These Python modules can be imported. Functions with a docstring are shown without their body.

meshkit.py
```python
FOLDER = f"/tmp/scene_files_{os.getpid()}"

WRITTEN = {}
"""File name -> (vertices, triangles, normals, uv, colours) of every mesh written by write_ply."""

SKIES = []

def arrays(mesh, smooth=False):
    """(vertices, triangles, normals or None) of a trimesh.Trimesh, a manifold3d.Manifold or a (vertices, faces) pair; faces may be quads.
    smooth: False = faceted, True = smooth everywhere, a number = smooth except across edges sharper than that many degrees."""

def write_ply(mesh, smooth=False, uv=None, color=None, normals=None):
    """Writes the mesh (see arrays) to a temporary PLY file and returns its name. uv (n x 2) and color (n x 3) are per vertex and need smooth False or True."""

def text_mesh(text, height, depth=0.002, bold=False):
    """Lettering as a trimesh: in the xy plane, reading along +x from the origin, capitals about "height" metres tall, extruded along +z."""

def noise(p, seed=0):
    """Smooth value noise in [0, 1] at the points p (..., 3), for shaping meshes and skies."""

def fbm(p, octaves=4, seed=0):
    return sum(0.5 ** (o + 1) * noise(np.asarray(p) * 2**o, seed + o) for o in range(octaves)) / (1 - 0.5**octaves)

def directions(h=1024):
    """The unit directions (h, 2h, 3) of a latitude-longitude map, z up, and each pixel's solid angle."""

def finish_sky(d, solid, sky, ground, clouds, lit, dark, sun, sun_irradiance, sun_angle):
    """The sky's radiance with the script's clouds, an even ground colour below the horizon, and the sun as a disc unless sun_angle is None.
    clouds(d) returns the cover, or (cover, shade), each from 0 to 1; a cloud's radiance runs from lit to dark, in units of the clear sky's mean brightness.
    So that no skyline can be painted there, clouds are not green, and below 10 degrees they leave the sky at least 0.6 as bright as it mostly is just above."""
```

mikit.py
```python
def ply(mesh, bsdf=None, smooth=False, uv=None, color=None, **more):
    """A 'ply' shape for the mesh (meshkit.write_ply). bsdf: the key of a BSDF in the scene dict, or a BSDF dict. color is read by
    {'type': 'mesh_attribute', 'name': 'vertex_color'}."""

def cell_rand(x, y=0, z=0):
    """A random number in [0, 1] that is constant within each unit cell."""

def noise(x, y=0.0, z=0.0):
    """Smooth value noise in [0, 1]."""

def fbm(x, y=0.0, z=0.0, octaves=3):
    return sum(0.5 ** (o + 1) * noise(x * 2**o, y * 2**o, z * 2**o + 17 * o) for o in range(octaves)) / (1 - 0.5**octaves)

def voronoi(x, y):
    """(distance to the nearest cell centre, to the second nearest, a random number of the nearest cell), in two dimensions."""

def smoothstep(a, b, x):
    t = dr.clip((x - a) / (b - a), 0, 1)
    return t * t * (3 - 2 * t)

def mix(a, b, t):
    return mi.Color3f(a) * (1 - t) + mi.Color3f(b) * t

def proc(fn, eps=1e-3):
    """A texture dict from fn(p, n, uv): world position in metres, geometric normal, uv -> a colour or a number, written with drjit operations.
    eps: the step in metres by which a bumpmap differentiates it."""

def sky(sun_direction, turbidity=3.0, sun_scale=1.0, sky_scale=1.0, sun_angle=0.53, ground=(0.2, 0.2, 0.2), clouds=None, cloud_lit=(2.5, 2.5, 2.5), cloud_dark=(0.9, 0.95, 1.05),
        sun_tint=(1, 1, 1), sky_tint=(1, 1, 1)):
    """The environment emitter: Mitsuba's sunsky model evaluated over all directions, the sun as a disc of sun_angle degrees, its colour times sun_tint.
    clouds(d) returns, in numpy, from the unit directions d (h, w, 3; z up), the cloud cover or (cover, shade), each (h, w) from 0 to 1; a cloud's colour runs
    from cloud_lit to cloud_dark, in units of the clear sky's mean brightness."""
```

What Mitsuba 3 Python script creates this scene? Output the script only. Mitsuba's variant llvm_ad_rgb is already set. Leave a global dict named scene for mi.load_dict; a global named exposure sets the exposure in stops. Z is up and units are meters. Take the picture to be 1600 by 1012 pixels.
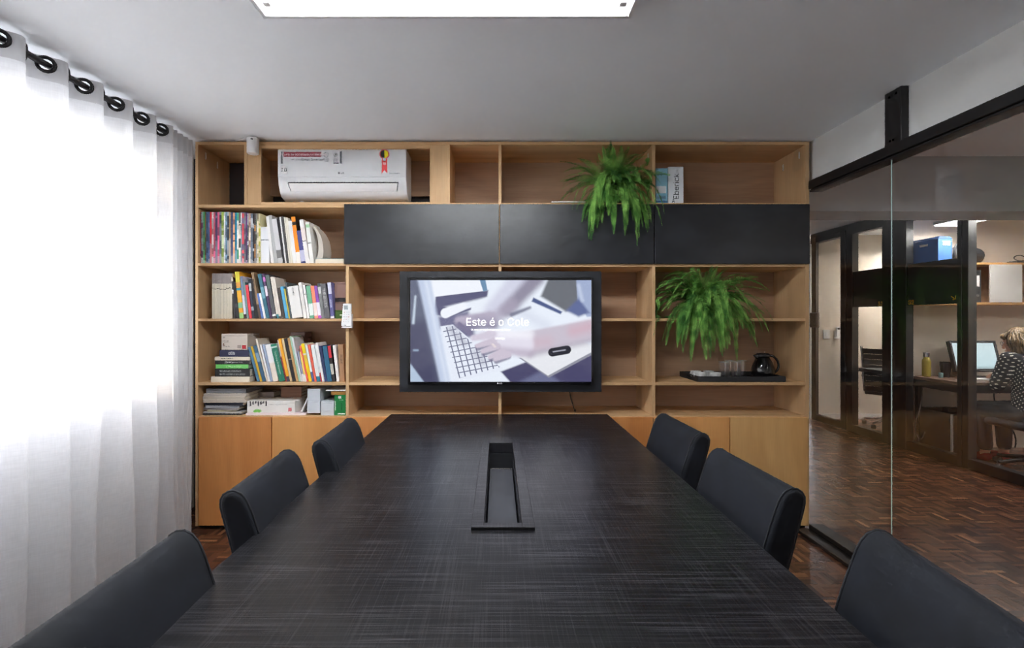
import math, random
import numpy as np, trimesh, shapely, manifold3d as m3
import drjit as dr, mitsuba as mi
import mikit, meshkit

T = mi.ScalarTransform4f
scene, labels = {}, {}
CX, CY, F, CZ = 778.0, 500.0, 800.0, 1.35      # vanishing point, focal length in pixels, camera height
exposure = 1.2

# ------------------------------------------------------------------ camera
scene['camera'] = {'type': 'perspective', 'fov': 90.0, 'fov_axis': 'x', 'near_clip': 0.05, 'far_clip': 200.0,
                   'principal_point_offset_x': (800 - CX) / 1600, 'principal_point_offset_y': (506 - CY) / 1012,
                   'to_world': T().look_at(origin=[0, 0, CZ], target=[0, 1, CZ], up=[0, 0, 1])}
# ------------------------------------------------------------------ daylight and lamps
SUN = (-0.80, -0.10, 0.40)
scene['sky'] = mikit.sky(SUN, turbidity=4.0, sun_scale=1.2, sky_scale=36.0, sun_angle=5.0, ground=(0.4, 0.4, 0.4),
                         clouds=lambda d: 0.75 + 0 * d[..., 0], cloud_lit=(1.5, 1.5, 1.55), cloud_dark=(1.2, 1.2, 1.25), sky_tint=(0.96, 0.97, 0.97), sun_tint=(0.95, 1.0, 1.12))
TUBE = 44.0          # radiance of the meeting room's fluorescent tubes
OFFICE = 30.0         # radiance of the small office lamps
SCREEN = 0.45        # brightness of the screens


# ------------------------------------------------------------------ colour helpers
def lin(r, g=None, b=None):
    c = np.array([r, g, b] if g is not None else r, float) / 255.0
    return np.where(c <= 0.04045, c / 12.92, ((c + 0.055) / 1.055) ** 2.4)


def rgb(*c):
    return {'type': 'rgb', 'value': [float(x) for x in lin(*c)]}


C3 = lambda *c: mi.Color3f(*[float(x) for x in lin(*c)])
N, FB, MIX, SS, CR = mikit.noise, mikit.fbm, mikit.mix, mikit.smoothstep, mikit.cell_rand
proc = mikit.proc


def prin(color, rough=0.5, **k):
    return {'type': 'twosided', 'bsdf': {'type': 'principled', 'base_color': color, 'roughness': rough, **k}}


def wood(a, b, axis, dark=None):
    """Plywood veneer: two tones and long fibres along one axis."""
    A, B = lin(*a).tolist(), lin(*b).tolist()

    def fn(p, n, uv):
        s = [38.0, 38.0, 38.0]
        s[axis] = 1.6
        w = 0.25 * N(p.x * 3, p.y * 3, p.z * 3)
        broad = FB(p.x * s[0] * 0.22 + w * 3, p.y * s[1] * 0.22, p.z * s[2] * 0.22 + w * 3)
        fine = N(p.x * s[0] * 7, p.y * s[1] * 7, p.z * s[2] * 7)
        knots = SS(0.72, 0.85, N(p.x * 5 + 3, p.y * 5, p.z * 5 + 9))
        c = MIX(A, B, dr.clip(SS(0.25, 0.75, broad) * 0.8 + fine * 0.3, 0, 1))
        return c * (1 - 0.13 * knots) * (0.93 + 0.14 * N(p.x * 2.2 + 5, p.y * 2.2, p.z * 2.2))
    return proc(fn)


scene.update({
    'wood_shelf': prin(wood((212, 176, 132), (184, 147, 106), 0), 0.5, specular=0.3),
    'wood_upright': prin(wood((212, 178, 136), (186, 150, 110), 2), 0.5, specular=0.3),
    'wood_back': prin(wood((184, 152, 124), (150, 117, 93), 0), 0.55, specular=0.25),
    'wood_orange': prin(wood((212, 148, 88), (190, 122, 66), 2), 0.42, specular=0.35),
    'wood_tan': prin(wood((218, 160, 98), (200, 138, 78), 2), 0.42, specular=0.35),
    'wood_pale': prin(wood((222, 180, 122), (204, 156, 98), 2), 0.42, specular=0.35),
    'wood_edge': prin(wood((205, 166, 118), (150, 108, 70), 0), 0.6),
    'black_panel': prin(proc(lambda p, n, uv: MIX(lin(16, 18, 23).tolist(), lin(27, 30, 36).tolist(), SS(.3, .75, FB(p.x * 5, p.y * 5, p.z * 9)))), 0.36, specular=0.45),
    'black_matte': prin(rgb(26, 27, 30), 0.55),
    'black_gloss': prin(rgb(10, 10, 12), 0.08, specular=0.6),
    'black_metal': prin(rgb(20, 20, 22), 0.4, specular=0.5),
    'brown_metal': prin(rgb(58, 50, 45), 0.45),
    'toe_black': prin(rgb(16, 15, 15), 0.6),
    'chrome': {'type': 'roughconductor', 'material': 'Cr', 'alpha': 0.12},
    'steel': {'type': 'roughconductor', 'material': 'Al', 'alpha': 0.25},
    'ceiling_paint': prin(proc(lambda p, n, uv: MIX(lin(231, 234, 238).tolist(), lin(238, 241, 244).tolist(), FB(p.x * 1.5, p.y * 1.5, 0))), 0.9, specular=0.1),
    'wall_paint': prin(proc(lambda p, n, uv: MIX(lin(214, 214, 212).tolist(), lin(222, 222, 220).tolist(), FB(p.x * 2, p.y * 2, p.z * 2))), 0.85, specular=0.15),
    'wall_warm': prin(rgb(222, 212, 198), 0.85, specular=0.15),
    'wall_dark': prin(rgb(74, 72, 74), 0.9, specular=0.1),
    'beam_paint': prin(proc(lambda p, n, uv: MIX(lin(176, 178, 180).tolist(), lin(196, 197, 199).tolist(), FB(p.x * 3, p.y * 3, p.z * 6))), 0.8),
    'white_gloss': prin(rgb(236, 238, 240), 0.16, specular=0.5),
    'white_satin': prin(rgb(232, 232, 232), 0.4),
    'white_paint': prin(rgb(236, 236, 236), 0.5),
    'paint': prin({'type': 'mesh_attribute', 'name': 'vertex_color'}, 0.5, specular=0.35),
    'paint_gloss': prin({'type': 'mesh_attribute', 'name': 'vertex_color'}, 0.25, specular=0.5),
    'parquet': prin({'type': 'mesh_attribute', 'name': 'vertex_color'}, 0.28, specular=0.5),
    'pages': prin(rgb(226, 218, 200), 0.85),
    'glass_sheet': {'type': 'thindielectric', 'int_ior': 1.5},
    'glass_edge': prin(rgb(196, 226, 226), 0.2, specular=0.6),
    'glass_solid': {'type': 'dielectric', 'int_ior': 1.5},
    'ceramic': prin(rgb(240, 240, 238), 0.15, specular=0.5),
    'soil': prin(rgb(52, 40, 30), 0.95),
    'leaf': {'type': 'principledthin', 'base_color': proc(lambda p, n, uv: MIX(lin(74, 124, 54).tolist(), lin(140, 188, 96).tolist(), SS(.25, .8, N(p.x * 26, p.y * 26, p.z * 26)))), 'roughness': 0.5, 'diff_trans': 0.45},
    'leaf_deep': {'type': 'principledthin', 'base_color': proc(lambda p, n, uv: MIX(lin(50, 94, 46).tolist(), lin(108, 158, 78).tolist(), SS(.25, .8, N(p.x * 26, p.y * 26, p.z * 26)))), 'roughness': 0.5, 'diff_trans': 0.5},
    'curtain_cloth': {'type': 'principledthin', 'base_color': proc(lambda p, n, uv: MIX(lin(226, 226, 228).tolist(), lin(238, 238, 240).tolist(), N(p.y * 260, p.z * 40, p.x * 260) * .5 + .5 * N(p.y * 40, p.z * 260, 0))), 'roughness': 0.9, 'diff_trans': 1.0},
    'curtain_hem': {'type': 'principledthin', 'base_color': rgb(214, 214, 216), 'roughness': 0.9, 'diff_trans': 0.45},
    'upholstery': prin(proc(lambda p, n, uv: MIX(lin(10, 12, 17).tolist(), lin(17, 20, 28).tolist(), SS(.3, .7, FB(p.x * 14, p.y * 14, p.z * 14)) * .6 + .4 * N(p.x * 700, p.y * 700, p.z * 700))), 0.78, specular=0.25, sheen=0.25),
    'piping': prin(rgb(18, 20, 26), 0.8),
})


def table_fn(p, n, uv):
    a = N(p.x * 6, p.y * 330, 1.0) * .5 + .5 * N(p.x * 12, p.y * 560, 4.0)
    b = N(p.x * 330, p.y * 6, 2.0) * .5 + .5 * N(p.x * 560, p.y * 12, 5.0)
    pa, pb = FB(p.x * 9, p.y * 26, 7.0), FB(p.x * 26, p.y * 9, 11.0)
    t = dr.clip(SS(.35, .95, a) * (.45 + .7 * SS(.3, .75, pa)) * .8 + .42 * SS(.4, .95, b) * (.3 + .7 * SS(.3, .75, pb)), 0, 1)
    return MIX(lin(11, 11, 13).tolist(), lin(48, 47, 51).tolist(), t)


scene['table_bsdf'] = {'type': 'twosided', 'bsdf': {'type': 'bumpmap', 'arbitrary': proc(lambda p, n, uv: .5 * N(p.x * 9, p.y * 420, 1.0) + .5 * N(p.x * 420, p.y * 9, 2.0), eps=4e-4), 'scale': 0.00012,
                       'bsdf': prin(proc(table_fn), 0.29, specular=0.42)['bsdf']}}


# ------------------------------------------------------------------ mesh helpers
class MB:
    """Collects triangles (with colours) for ONE mesh."""

    def __init__(self):
        self.v, self.f, self.c, self.n = [], [], [], 0

    def add(self, v, f, col=(200, 200, 200)):
        v, f = np.asarray(v, float), np.asarray(f, int)
        if f.shape[1] == 4:
            f = np.vstack([f[:, [0, 1, 2]], f[:, [0, 2, 3]]])
        self.v.append(v)
        self.f.append(f + self.n)
        self.c.append(np.tile(lin(*col), (len(v), 1)))
        self.n += len(v)
        return self

    def mesh(self, m, col=(200, 200, 200)):
        if hasattr(m, 'to_mesh'):
            q = m.to_mesh()
            return self.add(q.vert_properties[:, :3], q.tri_verts, col)
        return self.add(m.vertices, m.faces, col)

    def box(self, x0, x1, y0, y1, z0, z1, col=(200, 200, 200), ch=0.0):
        return self.add(*box_vf(x0, x1, y0, y1, z0, z1, ch), col)

    def arrays(self):
        return np.vstack(self.v), np.vstack(self.f), np.vstack(self.c)

    def put(self, key, bsdf, smooth=False, color=False, M=None, **more):
        v, f, c = self.arrays()
        if M is not None:
            v = v @ np.asarray(M)[:3, :3].T + np.asarray(M)[:3, 3]
        scene[key] = mikit.ply((v, f), bsdf, smooth, color=c if color else None, **more)
        return key


BOXV = np.array([[x, y, z] for x in (0, 1) for y in (0, 1) for z in (0, 1)], float)
BOXF = np.array([[0, 1, 3, 2], [4, 6, 7, 5], [0, 4, 5, 1], [2, 3, 7, 6], [0, 2, 6, 4], [1, 5, 7, 3]])
_CH = {}


def _chamfer_faces():
    if 'f' not in _CH:
        pts = []
        for sx in (-1, 1):
            for sy in (-1, 1):
                for sz in (-1, 1):
                    for k in range(3):
                        q = np.array([sx, sy, sz], float)
                        e = [.8, .8, .8]
                        e[k] = 1.0
                        pts.append(q * e)
        pts = np.array(pts)
        h = trimesh.Trimesh(pts, trimesh.convex.convex_hull(pts).faces, process=False)
        from scipy.spatial import ConvexHull
        hull = ConvexHull(pts)
        f = hull.simplices.copy()
        for i, t in enumerate(f):
            nrm = np.cross(pts[t[1]] - pts[t[0]], pts[t[2]] - pts[t[0]])
            if nrm @ pts[t].mean(0) < 0:
                f[i] = t[::-1]
        s = np.sign(pts)
        inner = (np.abs(pts) < .9)
        _CH['f'], _CH['s'], _CH['i'] = f, s, inner
    return _CH['f'], _CH['s'], _CH['i']


def box_vf(x0, x1, y0, y1, z0, z1, ch=0.0):
    lo, hi = np.minimum([x0, y0, z0], [x1, y1, z1]), np.maximum([x0, y0, z0], [x1, y1, z1])
    if ch <= 0:
        return lo + BOXV * (hi - lo), BOXF
    f, s, inner = _chamfer_faces()
    c, hl = (lo + hi) / 2, (hi - lo) / 2
    ch = min(ch, 0.45 * hl.min())
    return c + s * (hl - np.where(inner, ch, 0)), f


def tube_vf(pts, r, sides=10, cap=True):
    p = np.asarray(pts, float)
    n = len(p)
    r = np.broadcast_to(r, (n,))
    t = np.gradient(p, axis=0)
    t /= np.linalg.norm(t, axis=1, keepdims=True) + 1e-12
    a0 = np.array([0, 0, 1.0]) if abs(t[0, 2]) < .9 else np.array([1.0, 0, 0])
    a = np.cross(t[0], a0)
    a /= np.linalg.norm(a)
    A = []
    for i in range(n):
        a = a - (a @ t[i]) * t[i]
        a /= np.linalg.norm(a) + 1e-12
        A.append(a)
    A = np.array(A)
    B = np.cross(t, A)
    ang = np.arange(sides) * 2 * np.pi / sides
    v = p[:, None] + r[:, None, None] * (np.cos(ang)[None, :, None] * A[:, None] + np.sin(ang)[None, :, None] * B[:, None])
    v = v.reshape(-1, 3)
    i, j = np.meshgrid(np.arange(n - 1), np.arange(sides), indexing='ij')
    f = np.stack([i * sides + j, i * sides + (j + 1) % sides, (i + 1) * sides + (j + 1) % sides, (i + 1) * sides + j], -1).reshape(-1, 4)
    f = np.vstack([f[:, [0, 1, 2]], f[:, [0, 2, 3]]])
    if cap:
        v = np.vstack([v, p[:1], p[-1:]])
        j = np.arange(sides)
        f = np.vstack([f, np.stack([(j + 1) % sides, j, j * 0 + n * sides], 1), np.stack([(n - 1) * sides + j, (n - 1) * sides + (j + 1) % sides, j * 0 + n * sides + 1], 1)])
    return v, f


def lathe_vf(prof, c=(0, 0, 0), seg=32):
    """prof: (r, z) from bottom to top; closed where r = 0 at the ends."""
    prof = np.array(prof, float)
    ang = np.arange(seg) * 2 * np.pi / seg
    v = np.stack([prof[:, :1] * np.cos(ang), prof[:, :1] * np.sin(ang), np.repeat(prof[:, 1:], seg, 1)], -1).reshape(-1, 3) + np.asarray(c)
    i, j = np.meshgrid(np.arange(len(prof) - 1), np.arange(seg), indexing='ij')
    f = np.stack([i * seg + j, i * seg + (j + 1) % seg, (i + 1) * seg + (j + 1) % seg, (i + 1) * seg + j], -1).reshape(-1, 4)
    return v, f


def smooth_curve(pts, n):
    from scipy.interpolate import CubicSpline
    p = np.asarray(pts, float)
    s = np.r_[0, np.cumsum(np.linalg.norm(np.diff(p, axis=0), axis=1))]
    return CubicSpline(s, p)(np.linspace(0, s[-1], n))


def prism(poly2d, h):
    return trimesh.creation.extrude_polygon(poly2d if hasattr(poly2d, 'exterior') else shapely.Polygon(poly2d), h, engine='earcut')


def loft_profile(prof, length, r, steps=5):
    """A closed smooth profile (a, b) swept along a third axis t with both ends rounded by r; returns vertices (a, t, b)."""
    P = np.asarray(prof, float)
    if shapely.Polygon(P).exterior.is_ccw:
        P = P[::-1]
    tg = np.roll(P, -1, 0) - np.roll(P, 1, 0)
    nr = np.stack([-tg[:, 1], tg[:, 0]], 1)
    nr /= np.linalg.norm(nr, axis=1, keepdims=True) + 1e-12   # outward for clockwise order
    rings = []
    ang = np.linspace(0, np.pi / 2, steps)
    for q in ang:
        rings.append((r * (1 - math.sin(q)) * -1, r * (1 - math.cos(q))))
    rings = [(o, t) for o, t in rings]
    full = rings + [(o, length - t) for o, t in rings[::-1]]
    V = []
    for o, t in full:
        q = P + nr * o
        V.append(np.stack([q[:, 0], np.full(len(q), t), q[:, 1]], 1))
    n, k = len(P), len(full)
    V = np.vstack(V)
    i, j = np.meshgrid(np.arange(k - 1), np.arange(n), indexing='ij')
    f = np.stack([i * n + j, i * n + (j + 1) % n, (i + 1) * n + (j + 1) % n, (i + 1) * n + j], -1).reshape(-1, 4)
    f = np.vstack([f[:, [0, 1, 2]], f[:, [0, 2, 3]]])
    tri = trimesh.creation.triangulate_polygon(shapely.Polygon(V[:n, [0, 2]]), engine='earcut')
    cap_v, cap_f = np.asarray(tri[0]), np.asarray(tri[1])
    idx = np.array([np.argmin(((V[:n, [0, 2]] - q) ** 2).sum(1)) for q in cap_v])
    f = np.vstack([f, idx[cap_f], (idx[cap_f] + (k - 1) * n)[:, ::-1]])
    m = trimesh.Trimesh(V, f, process=False)
    trimesh.repair.fix_normals(m)
    return m.vertices.copy(), m.faces.copy()


def ball_hull(pts, rs, res=12):
    return m3.Manifold.batch_hull([m3.Manifold.sphere(r, res).translate(list(map(float, p))) for p, r in zip(pts, rs)])


_TXT = {}


def text_front(text, h, x, y, z, depth=0.0012, bold=False, rot=0.0, align='c', tilt=0.0, face='-y'):
    """Lettering standing on a surface that faces -y (or -x); x, z: its anchor; rot in degrees in the plane."""
    k = (text, h, depth, bold)
    if k not in _TXT:
        _TXT[k] = meshkit.text_mesh(text, h, depth, bold)
    m = _TXT[k].copy()
    b = m.bounds
    ox = {'c': (b[0, 0] + b[1, 0]) / 2, 'l': b[0, 0], 'r': b[1, 0]}[align]
    v = np.array(m.vertices) - [ox, (b[0, 1] + b[1, 1]) / 2, 0]
    a = math.radians(rot)
    v[:, :2] = v[:, :2] @ np.array([[math.cos(a), math.sin(a)], [-math.sin(a), math.cos(a)]])
    if face == '-y':
        w = np.stack([x + v[:, 0], y - v[:, 2], z + v[:, 1]], 1)
    else:                                             # faces -x: reads towards -y
        w = np.stack([x - v[:, 2], y - v[:, 0], z + v[:, 1]], 1)
    return w, np.array(m.faces)


# ------------------------------------------------------------------ naming helpers
def numbered(name):
    if not any(k == name or k.startswith(name + '__') for k in scene) and name not in labels:
        return name
    i = 1
    while True:
        k = f'{name}_{i:03d}'
        if not any(q == k or q.startswith(k + '__') for q in _keys()) and k not in labels:
            return k
        i += 1


def _keys():
    return scene.keys()


_used = {}


def fresh(name):
    """dining_chair, dining_chair_001, ... (also for parts)."""
    i = _used.get(name, 0)
    _used[name] = i + 1
    return name if i == 0 else f'{name}_{i:03d}'


def thing(name, label, cat, group=None, kind=None):
    key = fresh(name)
    labels[key] = {'label': label, 'category': cat}
    if group:
        labels[key]['group'] = group
    if kind:
        labels[key]['kind'] = kind
    return key


def part(parent, name, label=None):
    key = fresh(parent + '__' + name)
    if label:
        labels[key] = {'label': label}
    return key


def struct(name, label=None, cat=None):
    key = fresh(name)
    labels[key] = {'kind': 'structure'}
    if label:
        labels[key].update(label=label, category=cat or name.split('_')[0])
    return key


ORD = ['first', 'second', 'third', 'fourth', 'fifth', 'sixth', 'seventh', 'eighth', 'ninth', 'tenth', 'eleventh', 'twelfth', 'thirteenth', 'fourteenth', 'fifteenth', 'sixteenth',
       'seventeenth', 'eighteenth', 'nineteenth', 'twentieth'] + ['twenty-' + q for q in ('first', 'second', 'third', 'fourth', 'fifth', 'sixth', 'seventh', 'eighth', 'ninth')] + \
      ['thirtieth'] + ['thirty-' + q for q in ('first', 'second', 'third', 'fourth', 'fifth', 'sixth')]

YF = F / 242.0                     # front plane of the bookcase
DEP = 0.387                        # its depth
YB = YF + DEP
CEIL = 2.515


def X(px, y=YF):
    return (px - CX) * y / F


def Z(py, y=YF):
    return CZ - (py - CY) * y / F


#@@SETTING
# ================================================================== the setting
GX = 2.03                          # glass partition of the meeting room
FX = 4.29                          # far partition, across the corridor
RL, RB = -2.2, -1.7                # left wall, wall behind the camera
k = struct('ceiling', 'plain grey white painted ceiling over the meeting room and corridor', 'ceiling')
MB().box(RL - .2, 8.2, RB - .2, 7.4, CEIL, CEIL + .12).put(k, 'ceiling_paint')
# left wall with the window behind the curtain
WZ0, WZ1, WY0, WY1 = 1.02, 2.40, -1.2, 3.02
k = struct('wall_left', 'white wall with the long window behind the curtain', 'wall')
m = MB().box(RL - .15, RL, RB, 3.97, 0, WZ0).box(RL - .15, RL, RB, 3.97, WZ1, CEIL).box(RL - .15, RL, RB, WY0, WZ0, WZ1).box(RL - .15, RL, WY1, 3.97, WZ0, WZ1)
m.put(k, 'wall_paint')
w = struct('window_1', 'long window in the left wall behind the curtain', 'window')
fr = MB()
fr.box(RL - .10, RL - .05, WY0, WY1, WZ0, WZ0 + .05).box(RL - .10, RL - .05, WY0, WY1, WZ1 - .05, WZ1)
for y in np.linspace(WY0, WY1 - .05, 7):
    fr.box(RL - .10, RL - .05, y, y + .05, WZ0, WZ1)
fr.put(part(w, 'frame'), 'black_metal')
MB().box(RL - .115, RL - .04, WY0, WY1, 2.08, 2.20).put(part(w, 'transom'), 'black_metal')
ys = np.linspace(WY0, WY1, 7)
for i in range(6):
    a, b = ys[i] + .02, ys[i + 1] - .02
    MB().add([[RL - .075, a, WZ0 + .03], [RL - .075, b, WZ0 + .03], [RL - .075, b, 2.09], [RL - .075, a, 2.09]], [[0, 1, 2, 3]]).put(part(w, 'pane'), 'glass_sheet')
    MB().add([[RL - .075, a, 2.19], [RL - .075, b, 2.19], [RL - .075, b, WZ1 - .03], [RL - .075, a, WZ1 - .03]], [[0, 1, 2, 3]]).put(part(w, 'pane'), 'glass_sheet')
k = struct('wall_back', 'dark wall behind the bookcase', 'wall')
MB().box(RL, 2.02, YB + .012, 3.97, 0, CEIL).put(k, 'wall_dark')  # dark all over, shows through open backs and the side gap
k = struct('wall_rear', 'white wall of the meeting room facing the bookcase', 'wall')
MB().box(RL - .15, 8.0, RB - .12, RB, 0, CEIL).put(k, 'wall_paint')
k = struct('wall_right', 'pale wall strip above the glass partition', 'wall')
MB().box(2.04, 2.14, RB, 3.64, 2.235, CEIL).put(k, 'wall_paint')
k = struct('ceiling_beam', 'grey concrete beam crossing above the corridor', 'beam')
MB().box(2.03, 4.24, 3.64, 3.97, 2.124, CEIL).box(4.24, 8.0, 3.70, 3.97, 2.124, CEIL).put(k, 'beam_paint')
k = struct('wall_corridor_end', 'dark brown wooden end wall of the corridor', 'wall')
MB().box(2.02, 4.24, 7.05, 7.15, 0, CEIL).put(k, 'brown_metal')
k = struct('wall_corridor_left', 'corridor wall behind the bookcase', 'wall')
MB().box(1.90, 2.02, 3.97, 7.05, 0, CEIL).put(k, 'wall_paint')
k = struct('wall_office_back', 'warm white rear wall of the farther office', 'wall')
MB().box(4.31, 8.0, 7.0, 7.12, 0, CEIL).put(k, 'wall_warm')
k = struct('wall_office_divider', 'warm white wall between the two offices', 'wall')
MB().box(4.34, 8.0, 5.43, 5.56, 0, CEIL).put(k, 'wall_warm')
k = struct('wall_office_side', 'warm white side wall of the offices', 'wall')
MB().box(8.0, 8.12, RB, 7.12, 0, CEIL).put(k, 'wall_warm')
k = struct('baseboard_office', 'white baseboard of the farther office', 'baseboard')
MB().box(4.34, 8.0, 6.985, 7.0, 0, .07).put(k, 'white_paint')

# floor: a slab under mosaic parquet fingers laid in squares of five, alternating
fl = struct('floor', 'dark reddish brown mosaic parquet floor of small wooden fingers', 'floor')
MB().box(RL - .2, 8.2, RB - .2, 7.4, -.12, -.004).put(fl + '__screed', 'toe_black')
rng = np.random.default_rng(5)
PAL = [(84, 52, 38), (92, 56, 38), (60, 37, 30), (106, 66, 44), (84, 50, 34), (66, 42, 33), (124, 82, 54), (98, 60, 40), (150, 106, 70), (54, 34, 28), (112, 74, 52)]
PW = np.array([16, 14, 14, 9, 14, 12, 5, 9, 2.5, 10, 6]); PW = PW / PW.sum()
S5, FIN = .12, .024
blocks = []
for ix in range(int((8.0 - RL) / S5) + 1):
    for iy in range(int((7.05 - RB) / S5) + 1):
        x0, y0 = RL + ix * S5, RB + iy * S5
        xc, yc = x0 + S5 / 2, y0 + S5 / 2
        if xc > 7.95 or (yc > 3.9 and xc < 1.9):
            continue
        for q in range(5):
            col = np.array(PAL[rng.choice(len(PAL), p=PW)]) * [.84, .86, .92] * (0.9 + 0.2 * rng.random())
            h = rng.normal(0, .00025)
            g = .0004
            if (ix + iy) % 2:
                b = (x0 + g, x0 + S5 - g, y0 + q * FIN + g, y0 + (q + 1) * FIN - g)
            else:
                b = (x0 + q * FIN + g, x0 + (q + 1) * FIN - g, y0 + g, y0 + S5 - g)
            bx, by = (b[0] + b[1]) / 2, (b[2] + b[3]) / 2
            u, vv = CX + F * bx / max(by, .05), CY + F * CZ / max(by, .05)
            seen = by > .3 and 0 < u < 1600 and vv < 1012 and ((bx > 1.0 and (bx < 1.9 or bx > 2.08)) or bx < -1.45) and bx < 4.2
            # behind the near chair on the right, seen only outside it
            if seen and bx > 1.0 and by < 2.2 and u > 1330 and vv > 850 + (u - 1330) * .4:
                seen = False
            blocks.append((by if seen else 99, b, h, col))
order = sorted(range(len(blocks)), key=lambda i: blocks[i][0])
near = set(order[:300])
rest = MB()
for i, (d, b, h, col) in enumerate(blocks):
    if i in near:
        MB().box(b[0], b[1], b[2], b[3], -.004, h, col, .0006).put(part(fl, 'parquet_finger'), 'parquet', color=True)
    else:
        rest.box(b[0], b[1], b[2], b[3], -.004, h, col)
rest.put(part(fl, 'parquet_fingers_field'), 'parquet', color=True)
labels[fl + '__parquet_fingers_field'] = {'kind': 'stuff', 'label': 'remaining small wooden fingers of the parquet'}

#@@PARTITIONS
# ------------------------------------------------------------------ meeting room glass partition
gp = thing('glass_partition', 'floor to ceiling glass partition with black beam between meeting room and corridor', 'glass partition')
m = MB().box(2.00, 2.09, RB, 3.30, 2.190, 2.245, ch=.003).box(2.006, 2.085, RB, 3.30, 2.174, 2.186, ch=.002)
m.put(part(gp, 'top_beam'), 'black_metal')
MB().box(1.905, 2.10, RB, 3.27, 0.001, .022, ch=.003).put(part(gp, 'floor_track'), 'black_metal')
MB().box(1.985, 2.075, RB, 3.27, .022, .05, ch=.003).put(part(gp, 'glass_channel'), 'black_metal')
JY = 2.64
for a, b in ((RB + .02, 1.20), (1.204, JY - .002), (JY + .002, 3.62)):
    MB().add([[GX, a, .05], [GX, b, .05], [GX, b, 2.18], [GX, a, 2.18]], [[0, 1, 2, 3]]).put(part(gp, 'pane'), 'glass_sheet')
MB().box(GX - .0025, GX + .0025, JY - .0015, JY + .0015, .05, 2.175).put(part(gp, 'pane_edge', 'pale green polished edge of the glass joint'), 'glass_edge')
MB().box(2.0, 2.04, 2.54, 2.65, 2.20, CEIL - .001, ch=.003).put(part(gp, 'hanger_plate', 'black metal plate fixing the beam to the ceiling'), 'black_metal')
for (yy, zz) in ((2.57, 2.49), (2.615, 2.487), (2.59, 2.262), (2.61, 2.262)):
    v, f = lathe_vf([(0, -.003), (.006, -.003), (.006, 0), (.004, .002), (0, .002)], seg=12)
    MB().add(np.stack([1.998 - v[:, 2], yy + v[:, 0], zz + v[:, 1]], 1), f).put(part(gp, 'screw'), 'chrome')
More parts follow.
